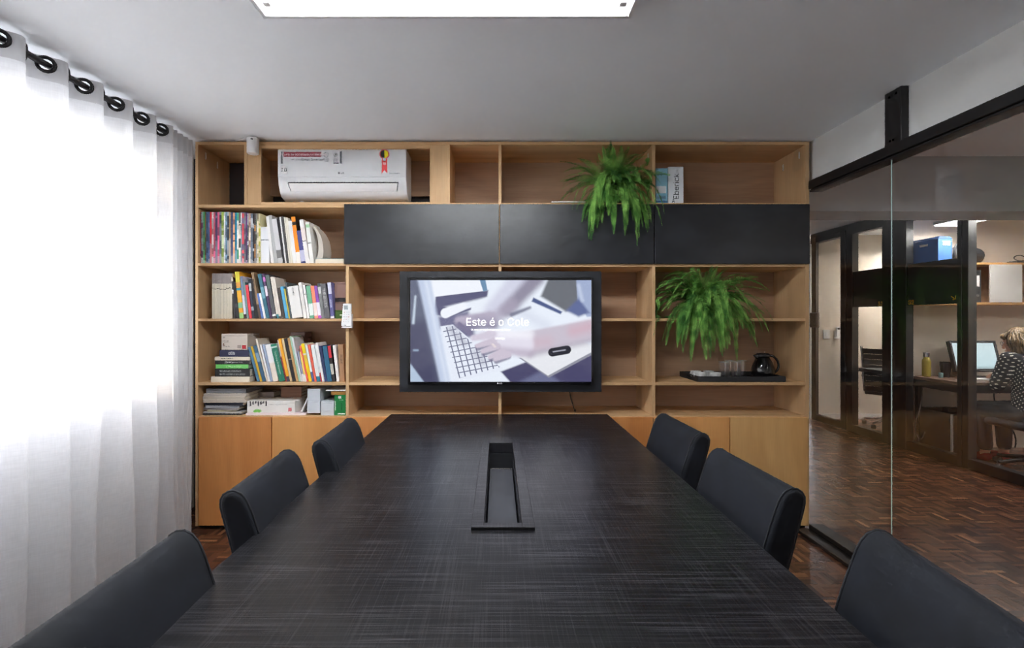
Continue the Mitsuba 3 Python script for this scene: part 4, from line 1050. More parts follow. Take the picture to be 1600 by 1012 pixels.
def screen_fn(p, n, uv):
    u, v = mi.Float(uv.x), 1 - mi.Float(uv.y)
    c = mi.Color3f(C3(228, 235, 246)) + 0 * u
    c = over(c, (206, 212, 228), .6 * seg(u, v, (.55, .25), (.75, .45), .05, soft=.06))
    c = over(c, (104, 108, 116), poly(u, v, [(.72, .16), (.77, -.05), (.925, -.05), (.93, .24), (.86, .31)], .02))
    c = over(c, (158, 172, 204), poly(u, v, [(.915, -.05), (1.05, -.05), (1.05, .36), (.975, .36), (.925, .2)], .012))
    c = over(c, (92, 104, 150), poly(u, v, [(.93, .18), (.99, .32), (.93, .36), (.86, .3)], .02))
    c = over(c, (74, 88, 134), poly(u, v, [(.68, .17), (.84, .31), (.83, .335), (.67, .21)], .01))
    c = over(c, (206, 216, 236), seg(u, v, (.93, .05), (.95, .2), .015, soft=.02) * .6)
    # dark table top under the hands and the book
    c = over(c, (86, 86, 118), poly(u, v, [(.14, .15), (.43, .1), (.425, .165), (.2, .36), (.13, .34)], .012))
    c = over(c, (236, 240, 248), poly(u, v, [(.11, -.05), (.375, -.05), (.405, .105), (.13, .165)], .006))
    c = over(c, (106, 140, 172), poly(u, v, [(.375, -.05), (.41, -.05), (.426, .1), (.403, .112)], .006))
    c = over(c, (228, 234, 244), poly(u, v, [(.2, .26), (.44, .16), (.55, .16), (.5, .4), (.38, .36), (.3, .34)], .02))
    c = over(c, (108, 108, 140), poly(u, v, [(.15, .36), (.32, .3), (.36, .55), (.28, .58), (.16, .47)], .03))
    c = over(c, (236, 240, 248), seg(u, v, (.195, .325), (.295, .255), .05, .035, .008))
    c = over(c, (92, 92, 124), poly(u, v, [(.2, .375), (.31, .285), (.335, .27), (.335, .3), (.24, .35)], .008))
    # dark table, lower right
    c = over(c, (72, 70, 104), poly(u, v, [(.28, 1.05), (.5, .9), (.42, .74), (.62, .72), (1.05, .66), (1.05, 1.05)], .012))
    c = over(c, (116, 122, 156), .7 * poly(u, v, [(.55, 1.05), (.74, .88), (.86, 1.05)], .03))
    # note book
    c = over(c, (140, 142, 156), poly(u, v, [(.6, .765), (.765, .96), (1.02, .72), (1.02, .66)], .006))
    c = over(c, (226, 228, 234), poly(u, v, [(.6, .75), (.93, .58), (1.02, .66), (1.02, .69), (.76, .94)], .006))
    # keyboard
    kb = poly(u, v, [(.165, .455), (.235, .435), (.51, .855), (.505, .885), (.26, 1.0), (.235, .985)], .006)
    c = over(c, (226, 232, 244), kb)
    a = (u - .165) * 1.0 + (v - .455) * -.147            # along the short side
    s = ((v - .445) + (u - .2) * .35) / .60
    row, colm = a * 30, s * 11
    ln = dr.maximum(SS(.34, .46, dr.abs(row - dr.floor(row) - .5)), SS(.37, .47, dr.abs(colm - dr.floor(colm) - .5)))
    ins = poly(u, v, [(.175, .47), (.235, .45), (.495, .855), (.27, .965)], .004)
    c = over(c, (84, 88, 118), ln * ins * .9)
    c = over(c, (120, 118, 140), .45 * seg(u, v, (.22, .48), (.3, .62), .03, soft=.04) + .4 * seg(u, v, (.36, .72), (.4, .8), .04, soft=.05))
    # upper arm and hand
    c = over(c, (206, 208, 226), seg(u, v, (.60, .02), (.46, .30), .11, .09, .045))
    c = over(c, (142, 138, 158), seg(u, v, (.70, -.02), (.53, .30), .075, .06, .045))
    c = over(c, (168, 160, 180), .75 * seg(u, v, (.56, .24), (.44, .40), .06, .05, .05))
    c = over(c, (178, 170, 190), seg(u, v, (.44, .37), (.27, .40), .065, .045, .025))
    c = over(c, (126, 120, 146), .9 * seg(u, v, (.47, .45), (.34, .46), .03, .025, .03))
    c = over(c, (150, 146, 170), .6 * seg(u, v, (.36, .38), (.50, .41), .03, .03, .04))
    c = over(c, (128, 124, 150), seg(u, v, (.36, .46), (.26, .45), .03, .03, .03) * .7)
    c = over(c, (120, 114, 144), seg(u, v, (.27, .43), (.33, .53), .02, .018, .015))
    c = over(c, (90, 92, 120), seg(u, v, (.56, .34), (.66, .27), .02, .014, .015) * .8)
    # lower arm and hand
    c = over(c, (196, 188, 202), seg(u, v, (.62, .63), (1.05, .47), .115, .1, .02))
    c = over(c, (206, 164, 178), .6 * seg(u, v, (.9, .5), (1.02, .44), .05, soft=.06) + .35 * seg(u, v, (.68, .62), (.76, .6), .05, soft=.06))
    c = over(c, (150, 140, 160), .6 * seg(u, v, (.66, .74), (1.0, .6), .02, soft=.04))
    c = over(c, (222, 218, 232), seg(u, v, (.45, .59), (.62, .63), .095, .11, .03))
    c = over(c, (176, 164, 184), .7 * seg(u, v, (.5, .69), (.66, .72), .035, .04, .04))
    c = over(c, (240, 240, 248), .8 * seg(u, v, (.5, .53), (.66, .53), .03, .04, .04))
    c = over(c, (206, 198, 214), seg(u, v, (.45, .53), (.35, .57), .045, .03, .02))
    for i, (a0, a1) in enumerate((((.46, .6), (.37, .645)), ((.48, .65), (.4, .70)), ((.51, .70), (.44, .755)), ((.54, .73), (.47, .775)))):
        c = over(c, (112, 106, 134), seg(u, v, (a0[0], a0[1] + .02), (a1[0] + .005, a1[1] + .025), .03, .024, .012) * .8)
        c = over(c, (200, 190, 206), seg(u, v, a0, a1, .034, .022, .01))
    c = over(c, (226, 214, 214), seg(u, v, (.455, .63), (.468, .655), .01, soft=.006))
    # memory stick
    c = over(c, (28, 28, 42), seg(u, v, (.785, .71), (.865, .685), .042, soft=.006))
    c = over(c, (150, 152, 166), seg(u, v, (.79, .705), (.855, .687), .007, soft=.004))
    # the edge of a monitor on the left
    c = over(c, (96, 102, 124), poly(u, v, [(-.05, -.05), (.045, -.05), (.175, 1.05), (-.05, 1.05)], .02))
    c = over(c, (64, 62, 92), .75 * poly(u, v, [(-.05, .4), (.09, .4), (.165, 1.05), (-.05, 1.05)], .08))
    c = over(c, (190, 202, 226), poly(u, v, [(.035, -.05), (.105, -.05), (.225, 1.05), (.17, 1.05)], .025))
    c = over(c, (226, 234, 246), .7 * seg(u, v, (.085, .0), (.2, 1.0), .012, soft=.03))
    c = over(c, (196, 210, 226), seg(u, v, (.028, .16), (.016, .42), .008, .012, .015))
    c = over(c, (150, 172, 198), seg(u, v, (.02, .69), (.04, .69), .008, soft=.012))
    c = over(c, (176, 194, 216), poly(u, v, [(-.05, .7), (.095, 1.05), (-.05, 1.05)], .012))
    return c * SCREEN


scr = MB().add([[sx0, ysr, sz0], [sx1, ysr, sz0], [sx1, ysr, sz1], [sx0, ysr, sz1]], [[0, 1, 2, 3]])
v, f, c = scr.arrays()
scene[part(tv, 'screen', 'lit screen picture of two hands typing')] = mikit.ply((v, f), 'black_gloss', False, uv=np.array([[0, 0], [1, 0], [1, 1], [0, 1.0]]), emitter={'type': 'area', 'radiance': proc(screen_fn)})
WHITE_E = {'type': 'area', 'radiance': {'type': 'rgb', 'value': [1.15 * SCREEN] * 3}}
su = lambda u: sx0 + (sx1 - sx0) * u
sv = lambda v_: sz1 - (sz1 - sz0) * v_
MB().add(*text_front('Este é o Cole', .047, su(.31), ysr - .0008, sv(.41), .0006, False, align='l')).put(part(tv, 'lettering', 'white screen caption'), 'white_satin', emitter=WHITE_E)
MB().add(*text_front('Os nossos coletivos para novas ideias', .010, su(.335), ysr - .0008, sv(.489), .0006, True, align='l')).put(part(tv, 'lettering'), 'white_satin', emitter=WHITE_E)
MB().add(*text_front('CONHEÇA', .009, su(.495), ysr - .0008, sv(.577), .0006, True)).put(part(tv, 'lettering'), 'white_satin', emitter=WHITE_E)
MB().add(*text_front('LG', .010, X(782.5, ysr), ysr - .0042, Z(598.6, ysr), .0006, True)).put(part(tv, 'lettering'), 'white_satin')
v, f = lathe_vf([(0, 0), (.005, 0), (.005, .001), (0, .001)], seg=16)
MB().add(np.stack([X(778, ysr) + v[:, 0], ysr - .0042 - v[:, 2], Z(598.6, ysr) + v[:, 1]], 1), f).put(part(tv, 'emblem'), 'white_satin')
pc = thing('power_cable', 'black power cable hanging from below the television', 'cable')
MB().add(*tube_vf(smooth_curve([[X(890, YF), YF - .02, Z(606)], [X(891, YF), YF + .01, Z(616)], [X(894.5, YF), YF + .04, Z(627)], [X(897.5, YF + .1), YF + .1, Z(640, YF + .1)], [X(899, YF + .2), YF + .2, ZC + .005]], 24), .003, 8)).put(pc, 'black_matte', True)

#@@PLANTS
# ================================================================== ferns
def fern(label, cx, cy, cz, seed, fronds, pot_r=.075, pot_h=.11, mat='leaf'):
    t = thing('potted_fern', label, 'fern')
    v, f = lathe_vf([(0, 0), (pot_r * .72, 0), (pot_r * .75, .004), (pot_r, pot_h - .012), (pot_r + .006, pot_h - .012), (pot_r + .006, pot_h), (pot_r - .004, pot_h), (pot_r - .008, pot_h - .02), (0, pot_h - .02)], (cx, cy, cz), 32)
    MB().add(v, f).put(part(t, 'pot'), 'black_matte', 35)
    v, f = lathe_vf([(0, pot_h - .024), (pot_r - .006, pot_h - .024), (pot_r - .009, pot_h - .016), (0, pot_h - .012)], (cx, cy, cz), 24)
    MB().add(v, f).put(part(t, 'soil'), 'soil', True)
    R = np.random.default_rng(seed)
    for (az, el, L, droop) in fronds(R):
        h = np.array([math.cos(az), math.sin(az), 0])
        d = h * math.cos(el) + np.array([0, 0, math.sin(el)])
        p = np.array([cx, cy, cz + pot_h - .014]) + h * R.uniform(.0, .85) * pot_r
        n = 34
        st = L / n
        pts = [p.copy()]
        sway = R.normal(0, .35)
        side0 = np.cross([0, 0, 1.0], h)
        for i in range(n):
            d = d + (np.array([0, 0, -1.0]) * droop + side0 * sway) * st
            d /= np.linalg.norm(d)
            p = p + d * st
            # kept out of the wood: back panel, boards above, shelf and black flap below
            lim = fern.limits
            if p[1] > lim['yb']:
                p[1] = lim['yb']
            if p[1] > YF - .03:
                p[0] = min(max(p[0], lim['x0']), lim['x1'])
                p[2] = min(p[2], lim['zt'])
                if p[2] < cz + .006:
                    p[2] = cz + .006
                    if p[1] < YF + .03:
                        p[1] = YF - .035
            elif p[2] < cz + .01 and p[1] > YF - lim['out']:
                p[1] = YF - lim['out']
            pts.append(p.copy())
        pts = np.array(pts)
        pts[1:-1] = (pts[:-2] + 2 * pts[1:-1] + pts[2:]) / 4
        m = MB()
        m.add(*tube_vf(pts, np.linspace(.0013, .0005, len(pts)), 4))
        tg = np.gradient(pts, axis=0)
        tg /= np.linalg.norm(tg, axis=1, keepdims=True) + 1e-9
        roll = R.normal(0, .25)
        Lf = R.uniform(.028, .037)
        q = np.linspace(.08, .995, max(8, int(L / .0105)))
        for qi, s in enumerate(q):
            i = s * (len(pts) - 1)
            i0 = min(int(i), len(pts) - 2)
            c = pts[i0] * (1 - (i - i0)) + pts[i0 + 1] * (i - i0)
            tt = tg[i0]
            sd = np.cross(tt, [0, 0, 1.0])
            sd = side0 if np.linalg.norm(sd) < .25 else sd / np.linalg.norm(sd)
            if sd @ side0 < 0:
                sd = -sd
            nn = np.cross(sd, tt)
            sd = sd * math.cos(roll) + nn * math.sin(roll)
            nn = np.cross(sd, tt)
            l = Lf * (math.sin(math.pi * min(1, .16 + .84 * s) ** .8) ** .6 * .98 + .06) * R.uniform(.85, 1.08)
            w = .0062
            for sg in (-1, 1):
                dirv = sd * sg * .93 + tt * .36 - nn * R.uniform(-.05, .28)
                dirv /= np.linalg.norm(dirv)
                wv = tt * w
                tip = c + dirv * l
                mid = c + dirv * l * .5 + nn * .0012
                m.add([c - wv * .35, mid - wv * .6, tip, mid + wv * .5, c + wv * .35], [[0, 1, 3], [0, 3, 4], [1, 2, 3]])
        key = part(t, 'frond')
        m.put(key, mat if R.random() < .6 else 'leaf_deep')
    return t


def fr_top(R):
    out = []
    for i in range(84):                       # long hanging fronds over the black flap
        out.append((math.radians(R.uniform(-165, -15)), math.radians(R.uniform(-15, 68)), R.uniform(.22, .48), R.uniform(5.5, 10)))
    for i in range(22):                      # sideways
        out.append((math.radians(R.choice([-170, -10, -150, -30, -185, 0]) + R.uniform(-14, 14)), math.radians(R.uniform(20, 65)), R.uniform(.26, .38), R.uniform(2.5, 6)))
    for i in range(16):                      # upright
        out.append((math.radians(R.uniform(-180, 0)), math.radians(R.uniform(62, 85)), R.uniform(.2, .31), R.uniform(1.5, 3.5)))
    return out


fern.limits = dict(yb=YB - .03, x0=X(786), x1=X(1017), zt=ZT0 - .012, out=.05)
fern('lush green fern spilling over the middle black flap from the top row', X(962), YF + .085, Z1 + .001, 21, fr_top, .075, .13)
fern.limits = dict(yb=YB - .03, x0=X(1027), x1=X(1254), zt=Z(412.5) - .03, out=.03)


def fr_low(R):
    out = []
    for i in range(104):
        out.append((math.radians(R.uniform(-172, -8)), math.radians(R.uniform(-15, 70)), R.uniform(.22, .50), R.uniform(4.4, 9)))
    for i in range(26):
        out.append((math.radians(R.choice([-175, -5, -155, -25]) + R.uniform(-14, 14)), math.radians(R.uniform(20, 60)), R.uniform(.26, .40), R.uniform(2.5, 5.5)))
    for i in range(12):
        out.append((math.radians(R.uniform(-180, 0)), math.radians(R.uniform(60, 85)), R.uniform(.18, .27), R.uniform(2, 4)))
    return out


fern('lush green fern hanging over the shelf above the black tray', X(1103), YF + .085, Z(497) + .001, 34, fr_low, .085, .13)

#@@TRAY
# ================================================================== tray with crockery
tr = thing('serving_tray', 'black rectangular tray with handle slots holding cups, glasses and a flask', 'tray')
y0, y1 = YF + .012, YF + .352
tx0, tx1 = X(1091, y0), X(1228, y0)
zs0 = Z(597.2) + .0006
zt1 = zs0 + .036
MB().box(tx0, tx1, y0, y1, zs0, zs0 + .006, ch=.001).put(part(tr, 'base'), 'black_matte')
MB().box(tx0, tx1, y0, y0 + .009, zs0 + .006, zt1, ch=.001).put(part(tr, 'rim'), 'black_matte')
MB().box(tx0, tx1, y1 - .009, y1, zs0 + .006, zt1, ch=.001).put(part(tr, 'rim'), 'black_matte')
for xa in (tx0, tx1 - .009):
    q = MB()
    ym = (y0 + y1) / 2
    q.box(xa, xa + .009, y0 + .009, y1 - .009, zs0 + .006, zs0 + .013).box(xa, xa + .009, y0 + .009, y1 - .009, zs0 + .029, zt1).box(xa, xa + .009, y0 + .009, ym - .05, zs0 + .013, zs0 + .029).box(xa, xa + .009, ym + .05, y1 - .009, zs0 + .013, zs0 + .029)
    q.put(part(tr, 'rim'), 'black_matte')
zi = zs0 + .0062
cups = [(1087, YF + .20, 'white espresso cup at the back left of the black tray'), (1094, YF + .09, 'white espresso cup at the front left of the black tray'), (1107, YF + .20, 'white espresso cup behind the front right cup on the black tray'), (1118, YF + .085, 'white espresso cup next to the tumblers on the black tray')]
for (px, y, lb) in cups:
    t = thing('espresso_cup', lb, 'cup', 'white espresso cups on the tray')
    x = X(px, y)
    v, f = lathe_vf([(0, .0), (.02, 0), (.022, .004), (.031, .02), (.034, .048), (.0325, .049), (.029, .021), (.02, .007), (0, .006)], (x, y, zi), 28)
    MB().add(v, f).put(part(t, 'bowl'), 'ceramic', 40)
    a = np.linspace(-1.3, 1.3, 9)
    MB().add(*tube_vf(np.stack([x - .029 - .014 * np.cos(a), 0 * a + y - .01, zi + .027 + .014 * np.sin(a)], 1), .003, 8)).put(part(t, 'handle'), 'ceramic', True)
gl = [(1131.5, YF + .10, 'clear glass tumbler closest to the cups on the tray'), (1150, YF + .12, 'clear glass tumbler in the middle of the tray'), (1140, YF + .22, 'clear glass tumbler standing behind the other tumblers'), (1159, YF + .20, 'clear glass tumbler nearest the black flask')]
for (px, y, lb) in gl:
    t = thing('glass_tumbler', lb, 'glass', 'clear tumblers on the tray')
    v, f = lathe_vf([(.0245, .007), (.026, .011), (.0315, .118)], (X(px, y), y, zi), 36)
    MB().add(v, f).put(part(t, 'wall'), 'glass_sheet', 40)
    v, f = lathe_vf([(0, 0), (.023, 0), (.0255, .003), (.0245, .009), (0, .010)], (X(px, y), y, zi), 36)
    MB().add(v, f).put(part(t, 'foot'), 'glass_solid', 40)
    v, f = lathe_vf([(.0312, .1178), (.0318, .1175), (.0318, .1187), (.0312, .119), (.0306, .1187), (.0306, .1175), (.0312, .1178)], (X(px, y), y, zi), 36)
    MB().add(v, f).put(part(t, 'rim'), 'glass_edge', 40)
t = thing('glass_jug', 'tall clear glass jug with a handle behind the black flask', 'jug')
jx, jy = X(1186, YF + .26), YF + .27
v, f = lathe_vf([(.048, .008), (.05, .012), (.05, .16), (.053, .178)], (jx, jy, zi), 40)
MB().add(v, f).put(part(t, 'vessel'), 'glass_sheet', 40)
v, f = lathe_vf([(0, 0), (.046, 0), (.049, .004), (.0475, .009), (0, .010)], (jx, jy, zi), 40)
MB().add(v, f).put(part(t, 'foot'), 'glass_solid', 40)
MB().add(*tube_vf(smooth_curve([[jx + .02, jy - .046, zi + .175], [jx + .03, jy - .06, zi + .21], [jx + .05, jy - .05, zi + .215], [jx + .066, jy - .03, zi + .17], [jx + .052, jy - .005, zi + .08]], 20), .005, 10)).put(part(t, 'handle'), 'glass_solid', True)
t = thing('thermos_flask', 'glossy black coffee flask with handle at the right end of the tray', 'thermos flask')
fx_, fy_ = X(1192, YF + .14), YF + .14
v, f = lathe_vf([(0, 0), (.058, 0), (.064, .004), (.070, .03), (.072, .06), (.066, .09), (.053, .12), (.042, .14), (.038, .15), (0, .15)], (fx_, fy_, zi), 48)
MB().add(v, f).put(part(t, 'body'), 'black_gloss', True)
v, f = lathe_vf([(0, .1495), (.041, .1495), (.043, .152), (.041, .166), (.034, .172), (0, .173)], (fx_, fy_, zi), 40)
MB().add(v, f).put(part(t, 'lid'), 'black_matte', 40)
MB().mesh(ball_hull([(fx_ - .03, fy_, zi + .14), (fx_ - .03, fy_, zi + .16), (fx_ - .062, fy_ - .004, zi + .158)], [.014, .012, .005])).put(part(t, 'spout'), 'black_gloss', 50)
MB().add(*tube_vf(smooth_curve([[fx_ + .034, fy_, zi + .155], [fx_ + .07, fy_ - .004, zi + .15], [fx_ + .098, fy_ - .008, zi + .11], [fx_ + .094, fy_ - .006, zi + .06], [fx_ + .062, fy_, zi + .04]], 24), .0075, 12)).put(part(t, 'handle'), 'black_gloss', True)

#@@TABLE
# ================================================================== meeting table
tb = thing('meeting_table', 'long black meeting table with a cable slot in the middle of the room', 'table')
tx0, tx1, ty0, ty1, tz = -.681, .696, .12, 3.268, .75
ox0, ox1, oy0, oy1 = -.041, .070, 1.495, 2.475
top = m3.Manifold.cube([tx1 - tx0, ty1 - ty0, .042]).translate([tx0, ty0, tz - .042]) - m3.Manifold.cube([ox1 - ox0, oy1 - oy0, .2]).translate([ox0, oy0, tz - .1])
MB().mesh(top).put(part(tb, 'tabletop'), 'table_bsdf')
e = .0015
for (a, b, c, d_) in ((tx0 - .002, tx0, ty0, ty1), (tx1, tx1 + .002, ty0, ty1), (tx0 - .002, tx1 + .002, ty1, ty1 + .002)):
    MB().box(a, b, c, d_, tz - .042, tz - .0004).put(part(tb, 'edge_band', 'black edge band'), 'black_panel')
fx0, fx1, fy0, fy1 = -.077, .106, 1.462, 2.545
for (a, b, c, d_) in ((fx0, ox0, fy0, fy1), (ox1, fx1, fy0, fy1), (ox0, ox1, fy0, oy0), (ox0, ox1, oy1, fy1)):
    MB().box(a, b, c, d_, tz + .0002, tz + .009, ch=.001).put(part(tb, 'slot_frame'), 'table_bsdf')
for (a, b, c, d_) in ((ox0 - .006, ox0 + .001, oy0, oy1), (ox1 - .001, ox1 + .006, oy0, oy1), (ox0, ox1, oy0 - .006, oy0 + .001), (ox0, ox1, oy1 - .001, oy1 + .006)):
    MB().box(a, b, c, d_, tz - .15, tz - .043).put(part(tb, 'cable_well'), 'black_matte')
MB().box(ox0 - .006, ox1 + .006, oy0, oy1, tz - .155, tz - .15).put(part(tb, 'cable_well'), 'black_matte')
MB().box(ox0 + .006, ox1 - .006, oy0 + .004, 2.28, tz - .072, tz - .062, ch=.001).put(part(tb, 'slot_lid', 'sunken lid inside the slot'), 'black_panel')
MB().box(ox0 + .006, ox1 - .006, 2.28, 2.284, tz - .072, tz - .061).put(part(tb, 'slot_lid_edge', 'pale lid edge'), prin(rgb(110, 106, 100), .5))  # pale strip along the far end of the lid
for ya_ in (.42, 2.86):
    MB().box(tx0 + .22, tx1 - .22, ya_, ya_ + .05, .0012, tz - .043, ch=.002).put(part(tb, 'leg_panel'), 'black_panel')
MB().box(-.02, .035, .47, 2.86, .40, .60).put(part(tb, 'stretcher'), 'black_panel')

# ------------------------------------------------------------------ upholstered chairs
def back_profile():
    """Side view of the backrest, (outwards a, up b): a faces away from the table."""
    left = [(-.004, .36), (.0, .46), (.0, .60), (-.002, .72), (.002, .80), (.008, .845)]
    right = [(.058, .868), (.074, .855), (.082, .835), (.084, .80), (.084, .70), (.084, .55), (.083, .42), (.08, .36)]
    arc = [(.016, .862), (.027, .871), (.042, .873)]
    pts = left + arc + right
    P_ = np.array(pts)
    from scipy.interpolate import CubicSpline
    s = np.r_[0, np.cumsum(np.linalg.norm(np.diff(P_, axis=0), axis=1))]
    Q = CubicSpline(s, P_)(np.linspace(0, s[-1], 60))
    return Q


BP = back_profile()


def chair(label, side, x_top, yc, rot=0.0):
    """side -1: left of the table, +1: right of it. x_top: outer face at the top, yc: middle of the back along the table."""
    t = thing('upholstered_chair', label, 'chair', 'dark blue chairs around the meeting table')
    Wd = .475
    lean = math.tan(math.radians(15))
    a, b = BP[:, 0], BP[:, 1]
    aa = a + (b - .86) * lean
    prof = np.stack([aa - .084, b], 1)
    v, f = loft_profile(prof, Wd, .016, 5)
    v[:, 1] -= Wd / 2
    cr, sr = math.cos(math.radians(rot)), math.sin(math.radians(rot))

    def place(v_):
        v_ = np.asarray(v_, float)
        x = v_[:, 0] * side
        y = v_[:, 1]
        xx, yy = x * cr - y * sr, x * sr + y * cr
        return np.stack([x_top + xx, yc + yy, v_[:, 2]], 1)

    def fix(f_):
        f_ = np.asarray(f_)
        if f_.shape[1] == 4:
            f_ = np.vstack([f_[:, [0, 1, 2]], f_[:, [0, 2, 3]]])
        return f_ if side > 0 else f_[:, ::-1]

    MB().add(place(v), fix(f)).put(part(t, 'backrest'), 'upholstery', 50)
    for e_ in (-1, 1):
        ring = np.stack([prof[:, 0], np.full(len(prof), e_ * (Wd / 2 - .012)), prof[:, 1]], 1)
        nrm = np.gradient(prof, axis=0); nrm /= np.linalg.norm(nrm, axis=1, keepdims=True)
        ring[:, 0] += -nrm[:, 1] * -.0 ; 
        cen = ring.mean(0)
        v_, f_ = tube_vf(ring, .0032, 6)
        MB().add(place(v_), fix(f_)).put(part(t, 'piping', 'dark seam piping'), 'piping', True)
    x_in = -.084 + (.46 - .86) * lean - .004
    sv_, sf_ = loft_profile(np.array([(x_in + .06 - .0, .385), (x_in - .40, .385), (x_in - .425, .40), (x_in - .435, .43), (x_in - .42, .462), (x_in - .38, .472), (x_in - .15, .474), (x_in + .02, .466), (x_in + .06, .455)]), Wd - .02, .018, 5)
    sv_[:, 1] -= (Wd - .02) / 2
    MB().add(place(sv_), fix(sf_)).put(part(t, 'seat'), 'upholstery', 45)
    for lx, ly, kx in ((x_in - .39, -.19, 0), (x_in - .39, .19, 0), (x_in + .03, -.19, .05), (x_in + .03, .19, .05)):
        v_, f_ = box_vf(-.018, .018, -.018, .018, 0, 1, 0)
        v_ = np.array(v_)
        tpr = .65 + .35 * v_[:, 2:3]
        v_[:, :2] *= tpr
        v_ = np.stack([lx + v_[:, 0] + kx * (1 - v_[:, 2]), ly + v_[:, 1], .0012 + v_[:, 2] * .39], 1)
        MB().add(place(v_), fix(f_)).put(part(t, 'leg'), 'black_metal')
    return t


chair('dark blue upholstered chair in the near left corner, cut by the frame', -1, -.752, .935, 2)
chair('dark blue upholstered chair in the middle of the curtain side', -1, -.800, 1.655, 4)
chair('dark blue upholstered chair on the curtain side nearest the bookcase', -1, -.755, 2.265, 2)
chair('dark blue upholstered chair in the near right corner, cut by the frame', 1, .880, .935, -7)
chair('dark blue upholstered chair in the middle of the glass partition side', 1, .872, 1.68, 2)
chair('dark blue upholstered chair on the glass partition side nearest the bookcase', 1, .895, 2.39, 2)

#@@CURTAIN
# ================================================================== curtain and rod
peaks = [2.997, 2.844, 2.658, 2.458, 2.255, 2.048]
while peaks[-1] > -.9:
    peaks.append(peaks[-1] - .205)
peaks = np.array(peaks[::-1])
XC, A0 = -1.945, .046
# phase(y): 2*pi*i + pi/2 at peak i
dense_y = np.array([3.065, 3.125, 3.18, 3.23])
all_peaks = np.r_[peaks, dense_y]
ends = np.r_[all_peaks, 3.265]
yy = np.concatenate([np.linspace(all_peaks[i], all_peaks[i + 1], 26, endpoint=False) for i in range(len(all_peaks) - 1)] + [np.linspace(all_peaks[-1], 3.262, 10)])
ph = np.interp(yy, all_peaks, np.arange(len(all_peaks)) * 2 * np.pi + np.pi / 2, right=None)
ph[yy > all_peaks[-1]] = (len(all_peaks) - 1) * 2 * np.pi + np.pi / 2 + (yy[yy > all_peaks[-1]] - all_peaks[-1]) / .045 * 2 * np.pi
amp = np.where(yy < 2.99, A0, np.interp(yy, [2.99, 3.06, 3.26], [A0, .026, .018]))
hem0, ztop_c = 2.380, 2.485
zz_ = np.r_[np.linspace(.012, hem0, 90)]
zh = np.linspace(hem0, ztop_c, 22)


def curtain_xy(z):
    z = np.asarray(z)[:, None]
    u = np.clip((hem0 - z) / hem0, 0, 1)
    Y = np.broadcast_to(yy[None, :], (z.shape[0], len(yy)))
    drift = (meshkit.noise(np.stack([Y * 4.5, z * .55 + 0 * Y, 0 * Y], -1), 3) - .5) * 1.7 * np.pi * u ** 1.4
    am = amp[None, :] * (1 + .5 * u * (meshkit.noise(np.stack([Y * 3.1, z * .9 + 0 * Y, 0 * Y + 7], -1), 5) - .4))
    x = XC + am * np.sin(ph[None, :] + drift * np.where(yy < 2.99, 1, .25)[None, :])
    x = x + .012 * u * np.sin(2 * (ph[None, :] + drift) + 4 * meshkit.noise(np.stack([Y * 2, z * 1.4 + 0 * Y, 0 * Y + 3], -1), 9)) * np.where(yy < 2.99, 1, .3)[None, :]
    x = x + .02 * u * (meshkit.noise(np.stack([Y * 7, z * 2.2 + 0 * Y, 0 * Y + 1], -1), 8) - .5)
    return x, Y


def grid_faces(nr, nc, keep=None):
    i, j = np.meshgrid(np.arange(nr - 1), np.arange(nc - 1), indexing='ij')
    f = np.stack([i * nc + j, i * nc + j + 1, (i + 1) * nc + j + 1, (i + 1) * nc + j], -1).reshape(-1, 4)
    return f if keep is None else f[keep(f)]


cu = thing('curtain', 'white eyelet curtain hanging floor length before the bright window', 'curtain')
x, Y = curtain_xy(zz_)
V = np.stack([x, Y, np.broadcast_to(zz_[:, None], x.shape)], -1).reshape(-1, 3)
MB().add(V, grid_faces(len(zz_), len(yy))).put(part(cu, 'cloth'), 'curtain_cloth', True)
RZ = 2.45
x, Y = curtain_xy(zh)
V = np.stack([x, Y, np.broadcast_to(zh[:, None], x.shape)], -1).reshape(-1, 3)
# eyelets: on both flanks of every fold
eye = []
for i in range(len(peaks) - 1):
    for fr_ in (.25, .75):
        y = peaks[i] + (peaks[i + 1] - peaks[i]) * fr_
        slope = A0 * math.cos(np.interp(y, all_peaks, np.arange(len(all_peaks)) * 2 * np.pi + np.pi / 2)) * 2 * np.pi / (peaks[i + 1] - peaks[i])
        eye.append((y, slope))
q = MB().add(V, grid_faces(len(zh), len(yy), lambda f: np.min([np.linalg.norm(V[f].mean(1) - [XC, y, RZ], axis=1) for y, s in eye], axis=0) > .027))
q.put(part(cu, 'hem', 'doubled top hem'), 'curtain_hem', True)
for (y, s) in eye:
    a = np.linspace(0, 2 * np.pi, 29)
    tv_ = np.array([s, 1, 0]) / math.hypot(s, 1)
    nv_ = np.array([1, -s, 0]) / math.hypot(s, 1)
    ring = np.array([XC, y, RZ]) + .0305 * (np.cos(a)[:, None] * tv_ + np.sin(a)[:, None] * [0, 0, 1.0])
    v_, f_ = tube_vf(ring, .0075, 8, False)
    MB().add(v_, f_).put(part(cu, 'eyelet'), 'black_metal', True)
rd = thing('curtain_rod', 'black round curtain rod below the ceiling', 'curtain rod')
MB().add(*tube_vf([[XC, -1.2, RZ], [XC, 0, RZ], [XC, 1.5, RZ], [XC, 2.985, RZ]], .0135, 16)).put(part(rd, 'pole'), 'black_metal', 40)
for y in (-1.0, 1.18):
    MB().box(RL + .001, XC, y - .008, y + .008, RZ - .006, RZ + .006).put(part(rd, 'bracket'), 'black_metal')

